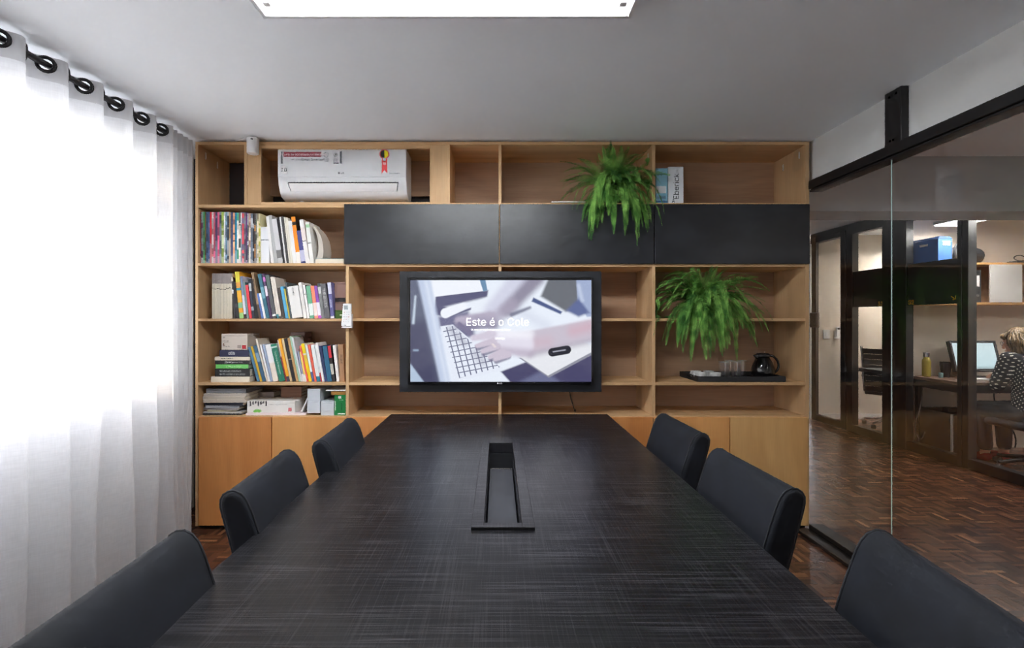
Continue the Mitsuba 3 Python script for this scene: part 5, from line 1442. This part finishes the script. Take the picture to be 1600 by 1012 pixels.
#@@LAMPS
# ================================================================== lamps
lp = thing('ceiling_light', 'white surface mounted fluorescent ceiling light above the table', 'ceiling light')
lx0, lx1, ly0, ly1, lz = -.855, .485, 1.50, 1.872, 2.452
MB().box(lx0, lx1, ly0, ly1, CEIL - .012, CEIL - .001).put(part(lp, 'housing'), 'white_gloss')
for (a, b) in ((ly0, 1), (ly1, -1)):
    q = MB()
    q.add([[lx0, a, lz], [lx1, a, lz], [lx1, a, CEIL - .012], [lx0, a, CEIL - .012], [lx0 + .012, a + b * .012, lz], [lx1 - .012, a + b * .012, lz], [lx1 - .03, a + b * .05, CEIL - .013], [lx0 + .03, a + b * .05, CEIL - .013]],
          [[0, 1, 2, 3], [7, 6, 5, 4], [0, 4, 5, 1]])
    q.put(part(lp, 'side_panel'), 'white_gloss')
for (a, b) in ((lx0, 1), (lx1, -1)):
    q = MB()
    q.add([[a, ly0, lz], [a, ly1, lz], [a, ly1, CEIL - .012], [a, ly0, CEIL - .012], [a + b * .012, ly0 + .012, lz], [a + b * .012, ly1 - .012, lz], [a + b * .03, ly1 - .05, CEIL - .013], [a + b * .03, ly0 + .05, CEIL - .013]],
          [[0, 1, 2, 3], [7, 6, 5, 4], [0, 4, 5, 1]])
    q.put(part(lp, 'end_panel'), 'white_gloss')
for y in (1.59, 1.70, 1.79):
    MB().add(*tube_vf([[lx0 + .06, y, lz + .016], [lx1 - .06, y, lz + .016]], .0125, 14)).put(part(lp, 'tube', 'glowing fluorescent tube'), 'white_satin', 40, emitter={'type': 'area', 'radiance': {'type': 'rgb', 'value': [TUBE * .97, TUBE, TUBE * 1.03]}})
    for xe in (lx0 + .035, lx1 - .06):
        MB().box(xe, xe + .025, y - .012, y + .012, lz + .0, CEIL - .013, ch=.002).put(part(lp, 'lamp_holder'), 'white_satin')


def batten(label, x0, x1, y0, y1, z, power=1.0):
    t = thing('office_light', label, 'ceiling light')
    MB().box(x0, x1, y0, y1, z + .012, z + .05, ch=.003).put(part(t, 'housing'), 'white_satin')
    MB().box(x0 + .01, x1 - .01, y0 + .01, y1 - .01, z, z + .0118).put(part(t, 'diffuser'), 'white_satin', emitter={'type': 'area', 'radiance': {'type': 'rgb', 'value': [OFFICE * power, OFFICE * power * .97, OFFICE * power * .92]}})
    for yq in (y0 + .2, y1 - .2):
        MB().add(*tube_vf([[(x0 + x1) / 2, yq, z + .05], [(x0 + x1) / 2, yq, CEIL - .001]], .004, 8)).put(part(t, 'suspension'), 'steel')
    return t


batten('white hanging light in the office with the working woman', 4.42, 4.66, 4.15, 5.2, 2.30, .7)
batten('added white hanging light, out of view, brightening the office with the working woman', 5.7, 5.95, 2.4, 4.0, 2.30, 1.7)  # added lamp out of view, brightens the walls of the nearer office
batten('unseen white hanging light that lights the farther office', 5.3, 5.5, 5.8, 6.8, 2.30, 1.3)  # lamp out of view, placed to light the farther office
batten('unseen white hanging light that lights the corridor', 3.0, 3.24, -.6, .7, 2.30, .3)  # unseen lamp, placed to light the corridor floor and beam

#@@OFFICE
# ================================================================== the offices behind the glass
# ---- desk of the nearer office
dk = thing('office_desk', 'dark wooden desk of the working woman behind the far glass', 'desk')
MB().box(4.36, 6.6, 4.80, 5.41, .735, .765, ch=.002).put(part(dk, 'desktop'), prin(wood((104, 82, 70), (80, 62, 54), 0), .35))
MB().box(4.37, 6.55, 4.83, 4.845, .66, .735).put(part(dk, 'apron'), 'black_matte')
MB().box(4.37, 4.385, 4.845, 5.40, .66, .735).put(part(dk, 'apron'), 'black_matte')
for (a, b) in ((4.40, 5.36), (6.5, 5.36), (6.5, 4.87)):
    MB().box(a, a + .04, b, b + .04, .001, .735, ch=.002).put(part(dk, 'leg'), 'black_metal')
pd = thing('drawer_pedestal', 'black low drawer pedestal under the office desk', 'drawer pedestal')
MB().box(4.42, 4.80, 5.0, 5.38, .001, .44, ch=.002).put(part(pd, 'body'), 'black_matte')
for (z0, z1) in ((.02, .22), (.228, .425)):
    q = part(pd, 'drawer')
    MB().box(4.432, 4.80, 4.985, 5.0, z0, z1, ch=.002).put(q, 'black_metal')
    MB().box(4.48, 4.53, 4.972, 4.985, z1 - .06, z1 - .03, ch=.002).put(part(q, 'handle'), 'steel')
MB().box(4.42, 4.431, 4.982, 5.0, .02, .43).put(part(pd, 'edge_strip', 'pale edge strip'), prin(rgb(190, 206, 206), .3))
t = thing('power_strip', 'black power strip with a white adapter on the drawer pedestal', 'power strip')
MB().box(4.44, 4.62, 5.05, 5.12, .441, .485, ch=.004).put(part(t, 'bar'), 'black_matte')
MB().box(4.54, 4.575, 5.03, 5.07, .486, .53, ch=.003).put(part(t, 'adapter'), 'white_satin')
t = thing('desk_cable', 'grey cable hanging from the desk edge down to the floor', 'cable')
MB().add(*tube_vf(smooth_curve([[4.395, 5.30, .72], [4.40, 5.31, .6], [4.385, 5.33, .4], [4.37, 5.36, .2], [4.39, 5.34, .12], [4.405, 5.28, .2]], 40), .005, 8)).put(t, prin(rgb(120, 120, 120), .5), True)
t = thing('desk_cable', 'black cable looping down at the other side of the pedestal', 'cable')
MB().add(*tube_vf(smooth_curve([[4.84, 4.98, .70], [4.83, 4.95, .5], [4.86, 4.93, .42], [4.95, 4.93, .30], [5.0, 4.95, .12]], 30), .006, 8)).put(t, 'black_matte', True)
# monitor
mo = thing('computer_monitor', 'black framed computer monitor with a bright page on the office desk', 'monitor')
mcx, mcy, mw, mh, tl = 4.845, 5.20, .475, .315, math.radians(15)
Rm = np.array([[1, 0, 0], [0, math.cos(tl), math.sin(tl)], [0, -math.sin(tl), math.cos(tl)]])
Mm = np.eye(4); Mm[:3, :3] = Rm; Mm[:3, 3] = [mcx, mcy, .985]
q = MB()
q.box(-mw / 2, -mw / 2 + .022, -.012, .03, -mh / 2, mh / 2, ch=.002).box(mw / 2 - .022, mw / 2, -.012, .03, -mh / 2, mh / 2, ch=.002).box(-mw / 2, mw / 2, -.012, .03, mh / 2 - .022, mh / 2, ch=.002).box(-mw / 2, mw / 2, -.012, .03, -mh / 2, -mh / 2 + .026, ch=.002).box(-mw / 2 + .02, mw / 2 - .02, .002, .03, -mh / 2 + .02, mh / 2 - .02)
q.put(part(mo, 'housing'), 'black_matte', M=Mm)


def page_fn(p, n, uv):
    u, v = mi.Float(uv.x), mi.Float(uv.y)
    c = MIX(lin(204, 232, 238).tolist(), lin(222, 242, 246).tolist(), v)
    ln = dr.maximum(SS(.004, .002, dr.abs(u - .48)), SS(.006, .003, dr.abs(v - .9)))
    ln = dr.maximum(ln, SS(.006, .003, dr.abs(v - .6)) * SS(.48, .47, u))
    ln = dr.maximum(ln, .8 * SS(.10, .09, v))
    return c * (1 - .35 * ln) * SCREEN


v = np.array([[-mw / 2 + .021, -.002, -mh / 2 + .025], [mw / 2 - .021, -.002, -mh / 2 + .025], [mw / 2 - .021, -.002, mh / 2 - .021], [-mw / 2 + .021, -.002, mh / 2 - .021]]) @ Rm.T + Mm[:3, 3]
scene[part(mo, 'screen', 'bright screen with a pale blue page')] = mikit.ply((v, np.array([[0, 1, 2, 3]])), 'black_gloss', False, uv=np.array([[0, 0], [1, 0], [1, 1], [0, 1.0]]), emitter={'type': 'area', 'radiance': proc(page_fn)})
MB().box(mcx - .03, mcx + .03, mcy + .03, mcy + .06, .77, 1.0, ch=.004).put(part(mo, 'stand'), 'black_matte')
MB().mesh(m3.Manifold.cylinder(.014, .11, .105, 40).translate([mcx, mcy + .03, .7655])).put(part(mo, 'base'), 'black_matte', 40)
# things on the desk
t = thing('drink_bottle', 'yellow drink bottle with chrome cap on the office desk', 'bottle')
bx, by = 4.445, 5.31
v, f = lathe_vf([(0, 0), (.034, 0), (.038, .006), (.038, .15), (.034, .175), (.024, .195), (.024, .205), (0, .205)], (bx, by, .766), 32)
MB().add(v, f).put(part(t, 'body'), prin(rgb(160, 142, 66), .2, specular=.5), 40)
v, f = lathe_vf([(0, .204), (.026, .204), (.027, .21), (.027, .245), (.024, .25), (0, .25)], (bx, by, .766), 32)
MB().add(v, f).put(part(t, 'cap'), 'chrome', 40)
t = thing('plastic_cup', 'dark tall cup beside the yellow bottle', 'cup')
v, f = lathe_vf([(0, 0), (.036, 0), (.05, .155), (.047, .155), (.034, .004), (0, .004)], (4.60, 5.26, .766), 32)
MB().add(v, f).put(t, prin(rgb(40, 36, 38), .25), 40)
t = thing('small_glass', 'tiny pale glass between the yellow bottle and the dark cup', 'glass')
v, f = lathe_vf([(0, 0), (.018, 0), (.02, .05), (.018, .05), (.016, .004), (0, .004)], (4.50, 5.20, .766), 24)
MB().add(v, f).put(t, prin(rgb(140, 176, 180), .1), 40)
t = thing('paper_pile', 'white paper pile in front of the monitor on the office desk', 'papers')
for i in range(3):
    MB().box(4.50 + .01 * i, 4.86 - .006 * i, 4.93 + .004 * i, 5.03, .7662 + .006 * i, .7717 + .006 * i, ch=.0005).put(part(t, 'sheet'), 'white_paint')
kb = thing('keyboard', 'black keyboard before the working woman', 'keyboard')
MB().box(4.90, 5.32, 4.86, 5.0, .7657, .782, ch=.003).put(part(kb, 'base'), 'black_matte')
for i in range(4):
    for j in range(13):
        MB().box(4.91 + .0305 * j, 4.937 + .0305 * j, 4.868 + .031 * i, 4.894 + .031 * i, .7822, .788, ch=.002).put(part(kb, 'key'), 'black_metal')
# wall shelf
ws = thing('wall_shelf', 'pale wood edged wall shelf unit with a white front in the office', 'wall shelf')
s0, s1 = 1.505, 1.925
MB().box(4.36, 6.8, 5.10, 5.425, s0, s0 + .022, ch=.001).put(part(ws, 'board'), 'wood_pale')
MB().box(4.36, 6.8, 5.10, 5.425, s1 - .022, s1, ch=.001).put(part(ws, 'board'), 'wood_pale')
for x in (4.36, 5.02, 5.30, 6.0, 6.78):
    MB().box(x, x + .018, 5.105, 5.425, s0 + .022, s1 - .022, ch=.001).put(part(ws, 'divider'), 'wood_back')
MB().box(4.36, 6.8, 5.415, 5.428, s0 + .022, s1 - .022).put(part(ws, 'back_panel'), 'wood_back')
MB().box(4.895, 5.215, 5.09, 5.104, s0 + .022, s1 - .022, ch=.001).put(part(ws, 'front', 'white sliding front'), prin(rgb(206, 204, 200), .5))
bi = thing('ring_binder', 'black ring binder with white label on the office wall shelf', 'binder')
MB().box(4.755, 4.83, 5.115, 5.40, s0 + .0225, s0 + .345, ch=.002).put(part(bi, 'cover'), 'black_matte')
MB().box(4.772, 4.812, 5.1135, 5.1152, s0 + .18, s0 + .29).put(part(bi, 'label'), 'white_paint')
v, f = lathe_vf([(.008, 0), (.0125, 0), (.0125, .002), (.008, .002), (.008, 0)], seg=20)
MB().add(np.stack([4.792 + v[:, 0], 5.1145 - v[:, 2], s0 + .09 + v[:, 1]], 1), f).put(part(bi, 'finger_ring'), 'steel')
for i in range(3):
    t = thing('paper_stack', ['lowest white stack of papers beside the white shelf front', 'middle white stack of papers beside the white shelf front', 'upper white stack of papers beside the white shelf front'][i], 'papers', 'papers on the wall shelf')
    MB().box(5.325, 5.6, 5.13, 5.40, s0 + .0225 + .034 * i, s0 + .053 + .034 * i, ch=.001).put(t, 'white_paint')
# archive box and bag on the shelf
ab = thing('archive_box', 'blue archive box standing on the black band behind the far glass', 'box')
q0, q1 = 5.10, 5.415
MB().box(4.385, 4.525, q0, q1, s1 + .001, s1 + .235, ch=.002).put(part(ab, 'body'), prin(rgb(62, 104, 170), .5))
lidp = prism([(4.382, s1 + .236), (4.528, s1 + .236), (4.50, s1 + .258), (4.40, s1 + .262)], q1 - q0 + .006)
v = np.array(lidp.vertices)
MB().add(np.stack([v[:, 0], q0 - .003 + v[:, 2], v[:, 1]], 1), np.array(lidp.faces)[:, ::-1]).put(part(ab, 'lid'), prin(rgb(48, 78, 128), .5))
MB().box(4.43, 4.505, q0 - .0035, q0 - .001, s1 + .17, s1 + .215).put(part(ab, 'label', 'white label'), 'white_paint')
MB().box(4.381, 4.3845, 5.22, 5.32, s1 + .18, s1 + .20).put(part(ab, 'label'), 'white_paint')
bg = thing('black_bag', 'black soft bag lying on the office wall shelf beside the blue box', 'bag')
body = ball_hull([(4.66, 5.24, s1 + .08), (4.74, 5.22, s1 + .10), (4.86, 5.22, s1 + .08), (4.90, 5.24, s1 + .06)], [.078, .095, .078, .055], 24)
MB().mesh(body.refine_to_length(.04)).put(part(bg, 'body'), prin(rgb(24, 24, 27), .6), True)
MB().add(*tube_vf(smooth_curve([[4.60, 5.16, s1 + .03], [4.585, 5.14, s1 + .12], [4.62, 5.15, s1 + .19], [4.68, 5.16, s1 + .17]], 20), .009, 8)).put(part(bg, 'strap'), 'black_matte', True)
t = thing('headset', 'thin black wire loop lying on the right part of the wall shelf', 'cable')
a = np.linspace(0, 1.7 * np.pi, 24)
MB().add(*tube_vf(np.stack([5.30 + .05 * np.cos(a), 5.2 + .03 * np.sin(a), s1 + .055 + .03 * np.sin(a + .4)], 1), .004, 8)).put(part(t, 'loop'), 'black_metal', True)
MB().box(5.2, 5.36, 5.16, 5.24, s1 + .001, s1 + .02, ch=.005).put(part(t, 'pad'), 'black_matte')

# ---- farther office
d2 = thing('office_desk', 'black desk in the farther office along the glass', 'desk')
MB().box(4.36, 5.05, 5.60, 6.19, .735, .775, ch=.002).put(part(d2, 'desktop'), 'black_matte')
MB().box(4.36, 5.05, 5.61, 5.65, .70, .735).put(part(d2, 'apron'), 'black_matte')
for (a, b) in ((4.38, 5.62), (5.0, 5.62), (5.0, 6.14)):
    MB().box(a, a + .035, b, b + .035, .001, .735, ch=.002).put(part(d2, 'leg'), 'black_metal')
t = thing('folded_papers', 'white papers on the black desk of the farther office', 'papers')
MB().box(4.55, 4.8, 5.75, 5.95, .7757, .785, ch=.001).put(t, 'white_paint')
oc = thing('office_chair', 'black ribbed office chair with chrome base in the farther office', 'office chair')
ox, oy = 4.93, 6.42
ca = math.radians(35)


def oput(mb, name, mat, smooth=False):
    M = np.eye(4); M[:2, :2] = [[math.cos(ca), -math.sin(ca)], [math.sin(ca), math.cos(ca)]]; M[:3, 3] = [ox, oy, 0]
    mb.put(part(oc, name), mat, smooth, M=M)


bk = smooth_curve([[-.20, .46], [-.225, .55], [-.25, .72], [-.275, .88], [-.30, 1.02]], 26)
for i in range(0, 24, 3):
    pa, pb = bk[i], bk[min(i + 3, 25)]
    V = [[pa[0] - .009, -.21, pa[1] + .002], [pa[0] - .009, .21, pa[1] + .002], [pb[0] - .009, .21, pb[1] - .002], [pb[0] - .009, -.21, pb[1] - .002], [pa[0] + .009, -.21, pa[1] + .002], [pa[0] + .009, .21, pa[1] + .002], [pb[0] + .009, .21, pb[1] - .002], [pb[0] + .009, -.21, pb[1] - .002]]
    oput(MB().add(V, [[0, 3, 2, 1], [4, 5, 6, 7], [0, 1, 5, 4], [2, 3, 7, 6], [1, 2, 6, 5], [3, 0, 4, 7]]), 'back_rib', 'black_matte')
for sy in (-.215, .215):
    oput(MB().add(*tube_vf([[b_[0], sy, b_[1]] for b_ in bk], .012, 10)), 'back_rail', 'chrome', True)
    oput(MB().add(*tube_vf(smooth_curve([[.15, sy * 1.15, .43], [.17, sy * 1.2, .55], [.12, sy * 1.2, .64], [-.1, sy * 1.2, .65], [-.23, sy * 1.05, .66]], 24), .012, 10)), 'armrest', 'black_metal', True)
oput(MB().box(-.22, .24, -.21, .21, .42, .465, ch=.015), 'seat', 'black_matte')
oput(MB().add(*tube_vf([[0, 0, .10], [0, 0, .42]], .025, 16)), 'gas_lift', 'chrome', 40)
for i in range(5):
    a = 2 * np.pi * i / 5 + .3
    oput(MB().add(*tube_vf([[.02 * math.cos(a), .02 * math.sin(a), .115], [.15 * math.cos(a), .15 * math.sin(a), .10], [.29 * math.cos(a), .29 * math.sin(a), .075]], [.022, .018, .013], 10)), 'base_arm', 'chrome', 40)
    v, f = lathe_vf([(0, -.02), (.024, -.02), (.028, -.012), (.028, .012), (.024, .02), (0, .02)], seg=18)
    oput(MB().add(np.stack([.29 * math.cos(a) + v[:, 0], .29 * math.sin(a) + v[:, 2], .0295 + v[:, 1]], 1), f), 'caster', 'black_metal', 40)
# switches on the back wall of the farther office
sw = thing('light_switch', 'white light switch plate on the wall behind the glass door', 'light switch')
MB().box(X(1286.6, 6.99), X(1296.6, 6.99), 6.988, 6.9985, Z(529, 6.99), Z(515, 6.99), ch=.002).put(part(sw, 'plate'), 'white_satin')
MB().box(X(1290, 6.99), X(1293.4, 6.99), 6.983, 6.988, Z(524.5, 6.99), Z(519, 6.99), ch=.002).put(part(sw, 'rocker'), 'white_gloss')
rm = thing('remote_control', 'white remote control in a wall holder behind the glass door', 'remote control')
MB().box(X(1306.5, 6.98), X(1312.5, 6.98), 6.968, 6.985, Z(526, 6.98), Z(510.5, 6.98), ch=.004).put(part(rm, 'body'), 'white_satin')
MB().box(X(1308, 6.98), X(1311.5, 6.98), 6.966, 6.97, Z(514.6, 6.98), Z(512, 6.98)).put(part(rm, 'display'), 'black_gloss')
rh = thing('remote_holder', 'white holder of the remote behind the glass door', 'holder')
MB().box(X(1304.6, 6.98), X(1312.8, 6.98), 6.986, 6.9985, Z(528.5, 6.98), Z(516, 6.98), ch=.002).put(part(rh, 'plate'), 'white_satin')
MB().box(X(1304.6, 6.98), X(1312.8, 6.98), 6.962, 6.986, Z(529, 6.98), Z(526.4, 6.98), ch=.002).put(part(rh, 'ledge'), 'white_satin')

#@@PERSON
# ================================================================== the woman at the desk
pe = thing('person', 'woman with blonde bob in a dotted black blouse working at the monitor', 'person')
PX, PY = 4.785, 4.56


def body_union(chains, L=.022, it=10):
    m = m3.Manifold()
    for ch in chains:
        for (p0, r0), (p1, r1) in zip(ch[:-1], ch[1:]):
            m = m + ball_hull([p0, p1], [r0, r1], 20)
    m = m.refine_to_length(L)
    q = m.to_mesh()
    t = trimesh.Trimesh(q.vert_properties[:, :3], q.tri_verts, process=True)
    trimesh.smoothing.filter_taubin(t, iterations=it)
    return t


skin = prin(rgb(206, 160, 136), .55, specular=.3)
scene['skin'] = skin


def put_mesh(t, key, mat):
    scene[key] = mikit.ply((np.array(t.vertices), np.array(t.faces)), mat, True)


P3 = lambda x, y, z: np.array([x, y, z])
pelvis, waist, chest = P3(PX, PY - .02, .55), P3(PX, PY, .72), P3(PX - .005, PY + .06, .93)
shL, shR = P3(PX - .165, PY + .07, .995), P3(PX + .165, PY + .08, .985)
elL, elR = P3(PX - .225, PY + .11, .765), P3(PX + .235, PY + .12, .76)
wrL, wrR = P3(PX - .045, PY + .31, .835), P3(PX + .16, PY + .34, .80)
neck, head = P3(PX - .015, PY + .09, 1.03), P3(PX - .03, PY + .125, 1.145)
hipL, hipR = P3(PX - .09, PY, .52), P3(PX + .09, PY, .52)
knL, knR = P3(PX - .11, PY + .40, .50), P3(PX + .11, PY + .40, .50)
anL, anR = P3(PX - .10, PY + .36, .10), P3(PX + .10, PY + .38, .10)
# one continuous body
chains = [[(chest, .085), (neck, .052), (P3(*(neck * .5 + head * .5)), .05), (head - [0, .0, .02], .07)],
          [(chest, .1), (waist, .105), (pelvis, .13)],
          [(chest, .09), (shL, .05), (elL, .038), (wrL, .026)], [(chest, .09), (shR, .05), (elR, .038), (wrR, .026)],
          [(pelvis, .12), (hipL, .09), (knL, .058), (anL, .036)], [(pelvis, .12), (hipR, .09), (knR, .058), (anR, .036)],
          [(anL, .036), (anL + [-.0, .02, -.06], .034), (anL + [0, .14, -.07], .026)], [(anR, .036), (anR + [0, .02, -.06], .034), (anR + [0, .14, -.07], .026)]]
# head: skull, jaw, nose; turned towards the monitor and a little to the left
fd = P3(-.45, .86, -.22); fd /= np.linalg.norm(fd)
rt = np.cross(fd, [0, 0, 1.0]); rt /= np.linalg.norm(rt)
up = np.cross(rt, fd)
H = lambda a, b, c: head + rt * a + fd * b + up * c
chains += [[(H(0, -.015, .03), .082), (H(0, .02, .02), .074), (H(0, .045, -.06), .042)], [(H(0, .02, -.02), .066), (H(0, .055, -.085), .028)], [(H(0, .085, .005), .014), (H(0, .104, -.028), .013)],
           [(H(-.07, .0, -.01), .016), (H(-.075, -.008, .012), .014)], [(H(.07, .0, -.01), .016), (H(.075, -.008, .012), .014)],
           [(H(-.016, .088, -.062), .010), (H(.016, .088, -.062), .010)]]


def hand(wr, dirv, palm_up, side):
    dirv = dirv / np.linalg.norm(dirv)
    sd = np.cross(dirv, palm_up); sd /= np.linalg.norm(sd)
    up_ = np.cross(sd, dirv)
    c = [[(wr, .026), (wr + dirv * .04, .021)], [(wr + dirv * .03 - sd * .022, .016), (wr + dirv * .085 - sd * .028, .012)], [(wr + dirv * .03 + sd * .022, .016), (wr + dirv * .085 + sd * .028, .012)], [(wr + dirv * .03, .018), (wr + dirv * .09, .013)]]
    for i, (o, L) in enumerate(((-.030, .055), (-.010, .068), (.010, .064), (.030, .048))):
        b = wr + dirv * .085 + sd * o
        k1 = b + dirv * L * .5 + up_ * .006
        k2 = k1 + dirv * L * .33 - up_ * .016
        c.append([(b, .0095), (k1, .0088), (k2, .0075), (k2 + dirv * L * .12 - up_ * .014, .0066)])
    b = wr + dirv * .03 + sd * side * .028
    c.append([(b, .012), (b + dirv * .03 + sd * side * .022 - up_ * .006, .0095), (b + dirv * .062 + sd * side * .024 - up_ * .016, .008)])
    return c


chains += hand(wrL, P3(.45, .85, -.25), P3(0, .2, 1), 1) + hand(wrR, P3(-.1, 1, -.15), P3(0, .15, 1), -1)
put_mesh(body_union(chains, .011, 8), part(pe, 'body'), 'skin')
# eyes and mouth
for s in (-1, 1):
    MB().mesh(m3.Manifold.sphere(.0105, 20).translate(list(map(float, H(s * .031, .078, .012))))).put(part(pe, 'eye'), 'white_satin', True)
    MB().mesh(m3.Manifold.sphere(.0055, 16).translate(list(map(float, H(s * .031, .0855, .012))))).put(part(pe, 'iris'), prin(rgb(60, 44, 36), .2), True)
    a = np.linspace(0, 2 * np.pi, 25)
    MB().add(*tube_vf(np.array([H(s * .034 + .024 * math.cos(q), .098, .010 + .018 * math.sin(q)) for q in a]), .0015, 6, False)).put(part(pe, 'spectacle_rim', 'thin dark spectacles'), 'black_metal', True)
MB().mesh(ball_hull([H(-.018, .0955, -.0625), H(.018, .0955, -.0625), H(0, .1, -.0625)], [.0035, .0035, .005], 12)).put(part(pe, 'mouth'), prin(rgb(170, 92, 88), .5), True)
# blonde bob: cap with strands, open to the face
hr = m3.Manifold()
hr = ball_hull([H(0, -.025, .045), H(0, -.045, -.02), H(-.035, -.02, .0), H(.035, -.02, .0)], [.088, .086, .078, .078], 28)
hr = hr + ball_hull([H(-.07, -.02, .0), H(-.075, .015, -.075), H(-.06, -.055, -.085)], [.028, .023, .029], 20) + ball_hull([H(.07, -.02, .0), H(.075, .015, -.075), H(.06, -.055, -.085)], [.028, .023, .029], 20) + ball_hull([H(0, -.07, .0), H(-.05, -.075, -.085), H(.05, -.07, -.085)], [.052, .036, .036], 20)
hr = hr + ball_hull([H(-.05, .055, .065), H(.05, .05, .07), H(0, -.02, .08)], [.03, .03, .06], 20)
hr = hr - ball_hull([H(0, .13, .02), H(0, .135, -.09), H(0, .05, -.13)], [.075, .085, .07], 24)
hr = hr.refine_to_length(.009)
q = hr.to_mesh()
th = trimesh.Trimesh(q.vert_properties[:, :3], q.tri_verts, process=True)
trimesh.smoothing.filter_taubin(th, iterations=6)
vv = np.array(th.vertices)
loc = np.stack([(vv - head) @ rt, (vv - head) @ fd, (vv - head) @ up], 1)
ang = np.arctan2(loc[:, 0], -loc[:, 1])
nn = np.array(th.vertex_normals)
vv = vv + nn * (.004 * np.sin(ang * 26 + 3 * meshkit.noise(vv * 30, 2))[:, None] + .003 * np.sin(ang * 61)[:, None])
hx, hy = float(head[0]), float(head[1])


def hair_fn(p, n, uv):
    a = dr.atan2(p.x - hx, p.y - hy)
    s = N(a * 24, p.z * 5, 3.0) * .6 + .4 * N(a * 70, p.z * 6, 8.0)
    return MIX(lin(56, 44, 34).tolist(), lin(150, 126, 92).tolist(), SS(.25, .75, s))


scene['hair_bsdf'] = prin(proc(hair_fn), .4, specular=.4)
scene[part(pe, 'hair', 'blonde bob')] = mikit.ply((vv, np.array(th.faces)), 'hair_bsdf', True)


def dots_fn(p, n, uv):
    dx, dy = p.x - (PX), p.y - (PY + .03)
    r = dr.sqrt(dx * dx + dy * dy)
    a = dr.atan2(dx, dy) * .17
    s = .019
    px_, pz = (a + p.z * .15) / s, (p.z - a * .15) / s
    fx, fz = px_ - dr.floor(px_) - .5, pz - dr.floor(pz) - .5
    m = (1 - SS(.09, .14, dr.abs(fx) * .6 + dr.abs(fz) * .6 + .0)) 
    ch = dr.floor(px_) + dr.floor(pz)
    odd = ch - 2 * dr.floor(ch / 2)
    return MIX(lin(22, 22, 26).tolist(), lin(226, 222, 214).tolist(), dr.maximum(1 - SS(.24, .32, dr.sqrt(fx * fx + fz * fz)), 0) * odd)


scene['blouse_bsdf'] = prin(proc(dots_fn), .8, specular=.2)
bl = body_union([[(chest + [0, -.01, .03], .1), (waist, .135), (pelvis + [0, -.01, .02], .165)], [(chest + [-.05, -.01, .0], .115), (waist + [-.04, 0, 0], .125), (pelvis + [-.05, 0, .02], .135)], [(chest + [.05, -.01, .0], .115), (waist + [.04, 0, 0], .125), (pelvis + [.05, 0, .02], .135)],
                 [(chest + [0, 0, .02], .1), (neck + [0, -.02, -.01], .064)],
                 [(chest + [-.04, 0, .01], .1), (shL, .072), (elL, .062), (elL * .45 + wrL * .55, .046)], [(chest + [.04, 0, .01], .1), (shR, .072), (elR, .062), (elR * .45 + wrR * .55, .046)]], .02, 10)
put_mesh(bl, part(pe, 'blouse', 'black blouse with white dots'), 'blouse_bsdf')
tr_ = body_union([[(pelvis, .14), (hipL, .108), (knL, .073), (anL + [0, 0, .05], .056)], [(pelvis, .14), (hipR, .108), (knR, .073), (anR + [0, 0, .05], .056)]], .025, 8)
put_mesh(tr_, part(pe, 'trousers', 'dark trousers'), prin(rgb(30, 30, 36), .8))
for an in (anL, anR):
    put_mesh(body_union([[(an + [0, -.01, -.055], .042), (an + [0, .06, -.062], .036), (an + [0, .15, -.068], .030)]], .015, 4), part(pe, 'shoe', 'red shoe'), prin(rgb(150, 34, 30), .5))
ch = thing('office_chair', 'dark swivel chair on which the working woman sits', 'office chair')
MB().mesh(ball_hull([(PX + a, PY + b, .415) for a in (-.2, .2) for b in (-.2, .22)] , [.035] * 4, 16)).put(part(ch, 'seat'), 'black_matte', 40)
MB().add(*tube_vf([[PX, PY, .10], [PX, PY, .385]], .026, 16)).put(part(ch, 'gas_lift'), 'black_metal', 40)
MB().mesh(ball_hull([(PX + .22 + a * .8, PY - .25 + a * .6, z) for a in (-.17, .17) for z in (.52, .86)], [.022] * 4, 16)).put(part(ch, 'backrest'), 'black_matte', 40)
MB().add(*tube_vf(smooth_curve([[PX + .06, PY - .08, .385], [PX + .17, PY - .22, .40], [PX + .24, PY - .275, .5], [PX + .24, PY - .275, .6]], 16), .016, 10)).put(part(ch, 'back_support'), 'black_metal', True)
for i in range(5):
    a = 2 * np.pi * i / 5 + .5
    c_, s_ = math.cos(a), math.sin(a)
    MB().add(*tube_vf([[PX + .02 * c_, PY + .02 * s_, .115], [PX + .15 * c_, PY + .15 * s_, .10], [PX + .29 * c_, PY + .29 * s_, .075]], [.024, .02, .015], 10)).put(part(ch, 'base_arm'), 'black_metal', 40)
    v, f = lathe_vf([(0, -.022), (.026, -.022), (.03, -.014), (.03, .014), (.026, .022), (0, .022)], seg=18)
    MB().add(np.stack([PX + .29 * c_ + v[:, 0], PY + .29 * s_ + v[:, 2], .0315 + v[:, 1]], 1), f).put(part(ch, 'caster'), 'black_metal', 40)
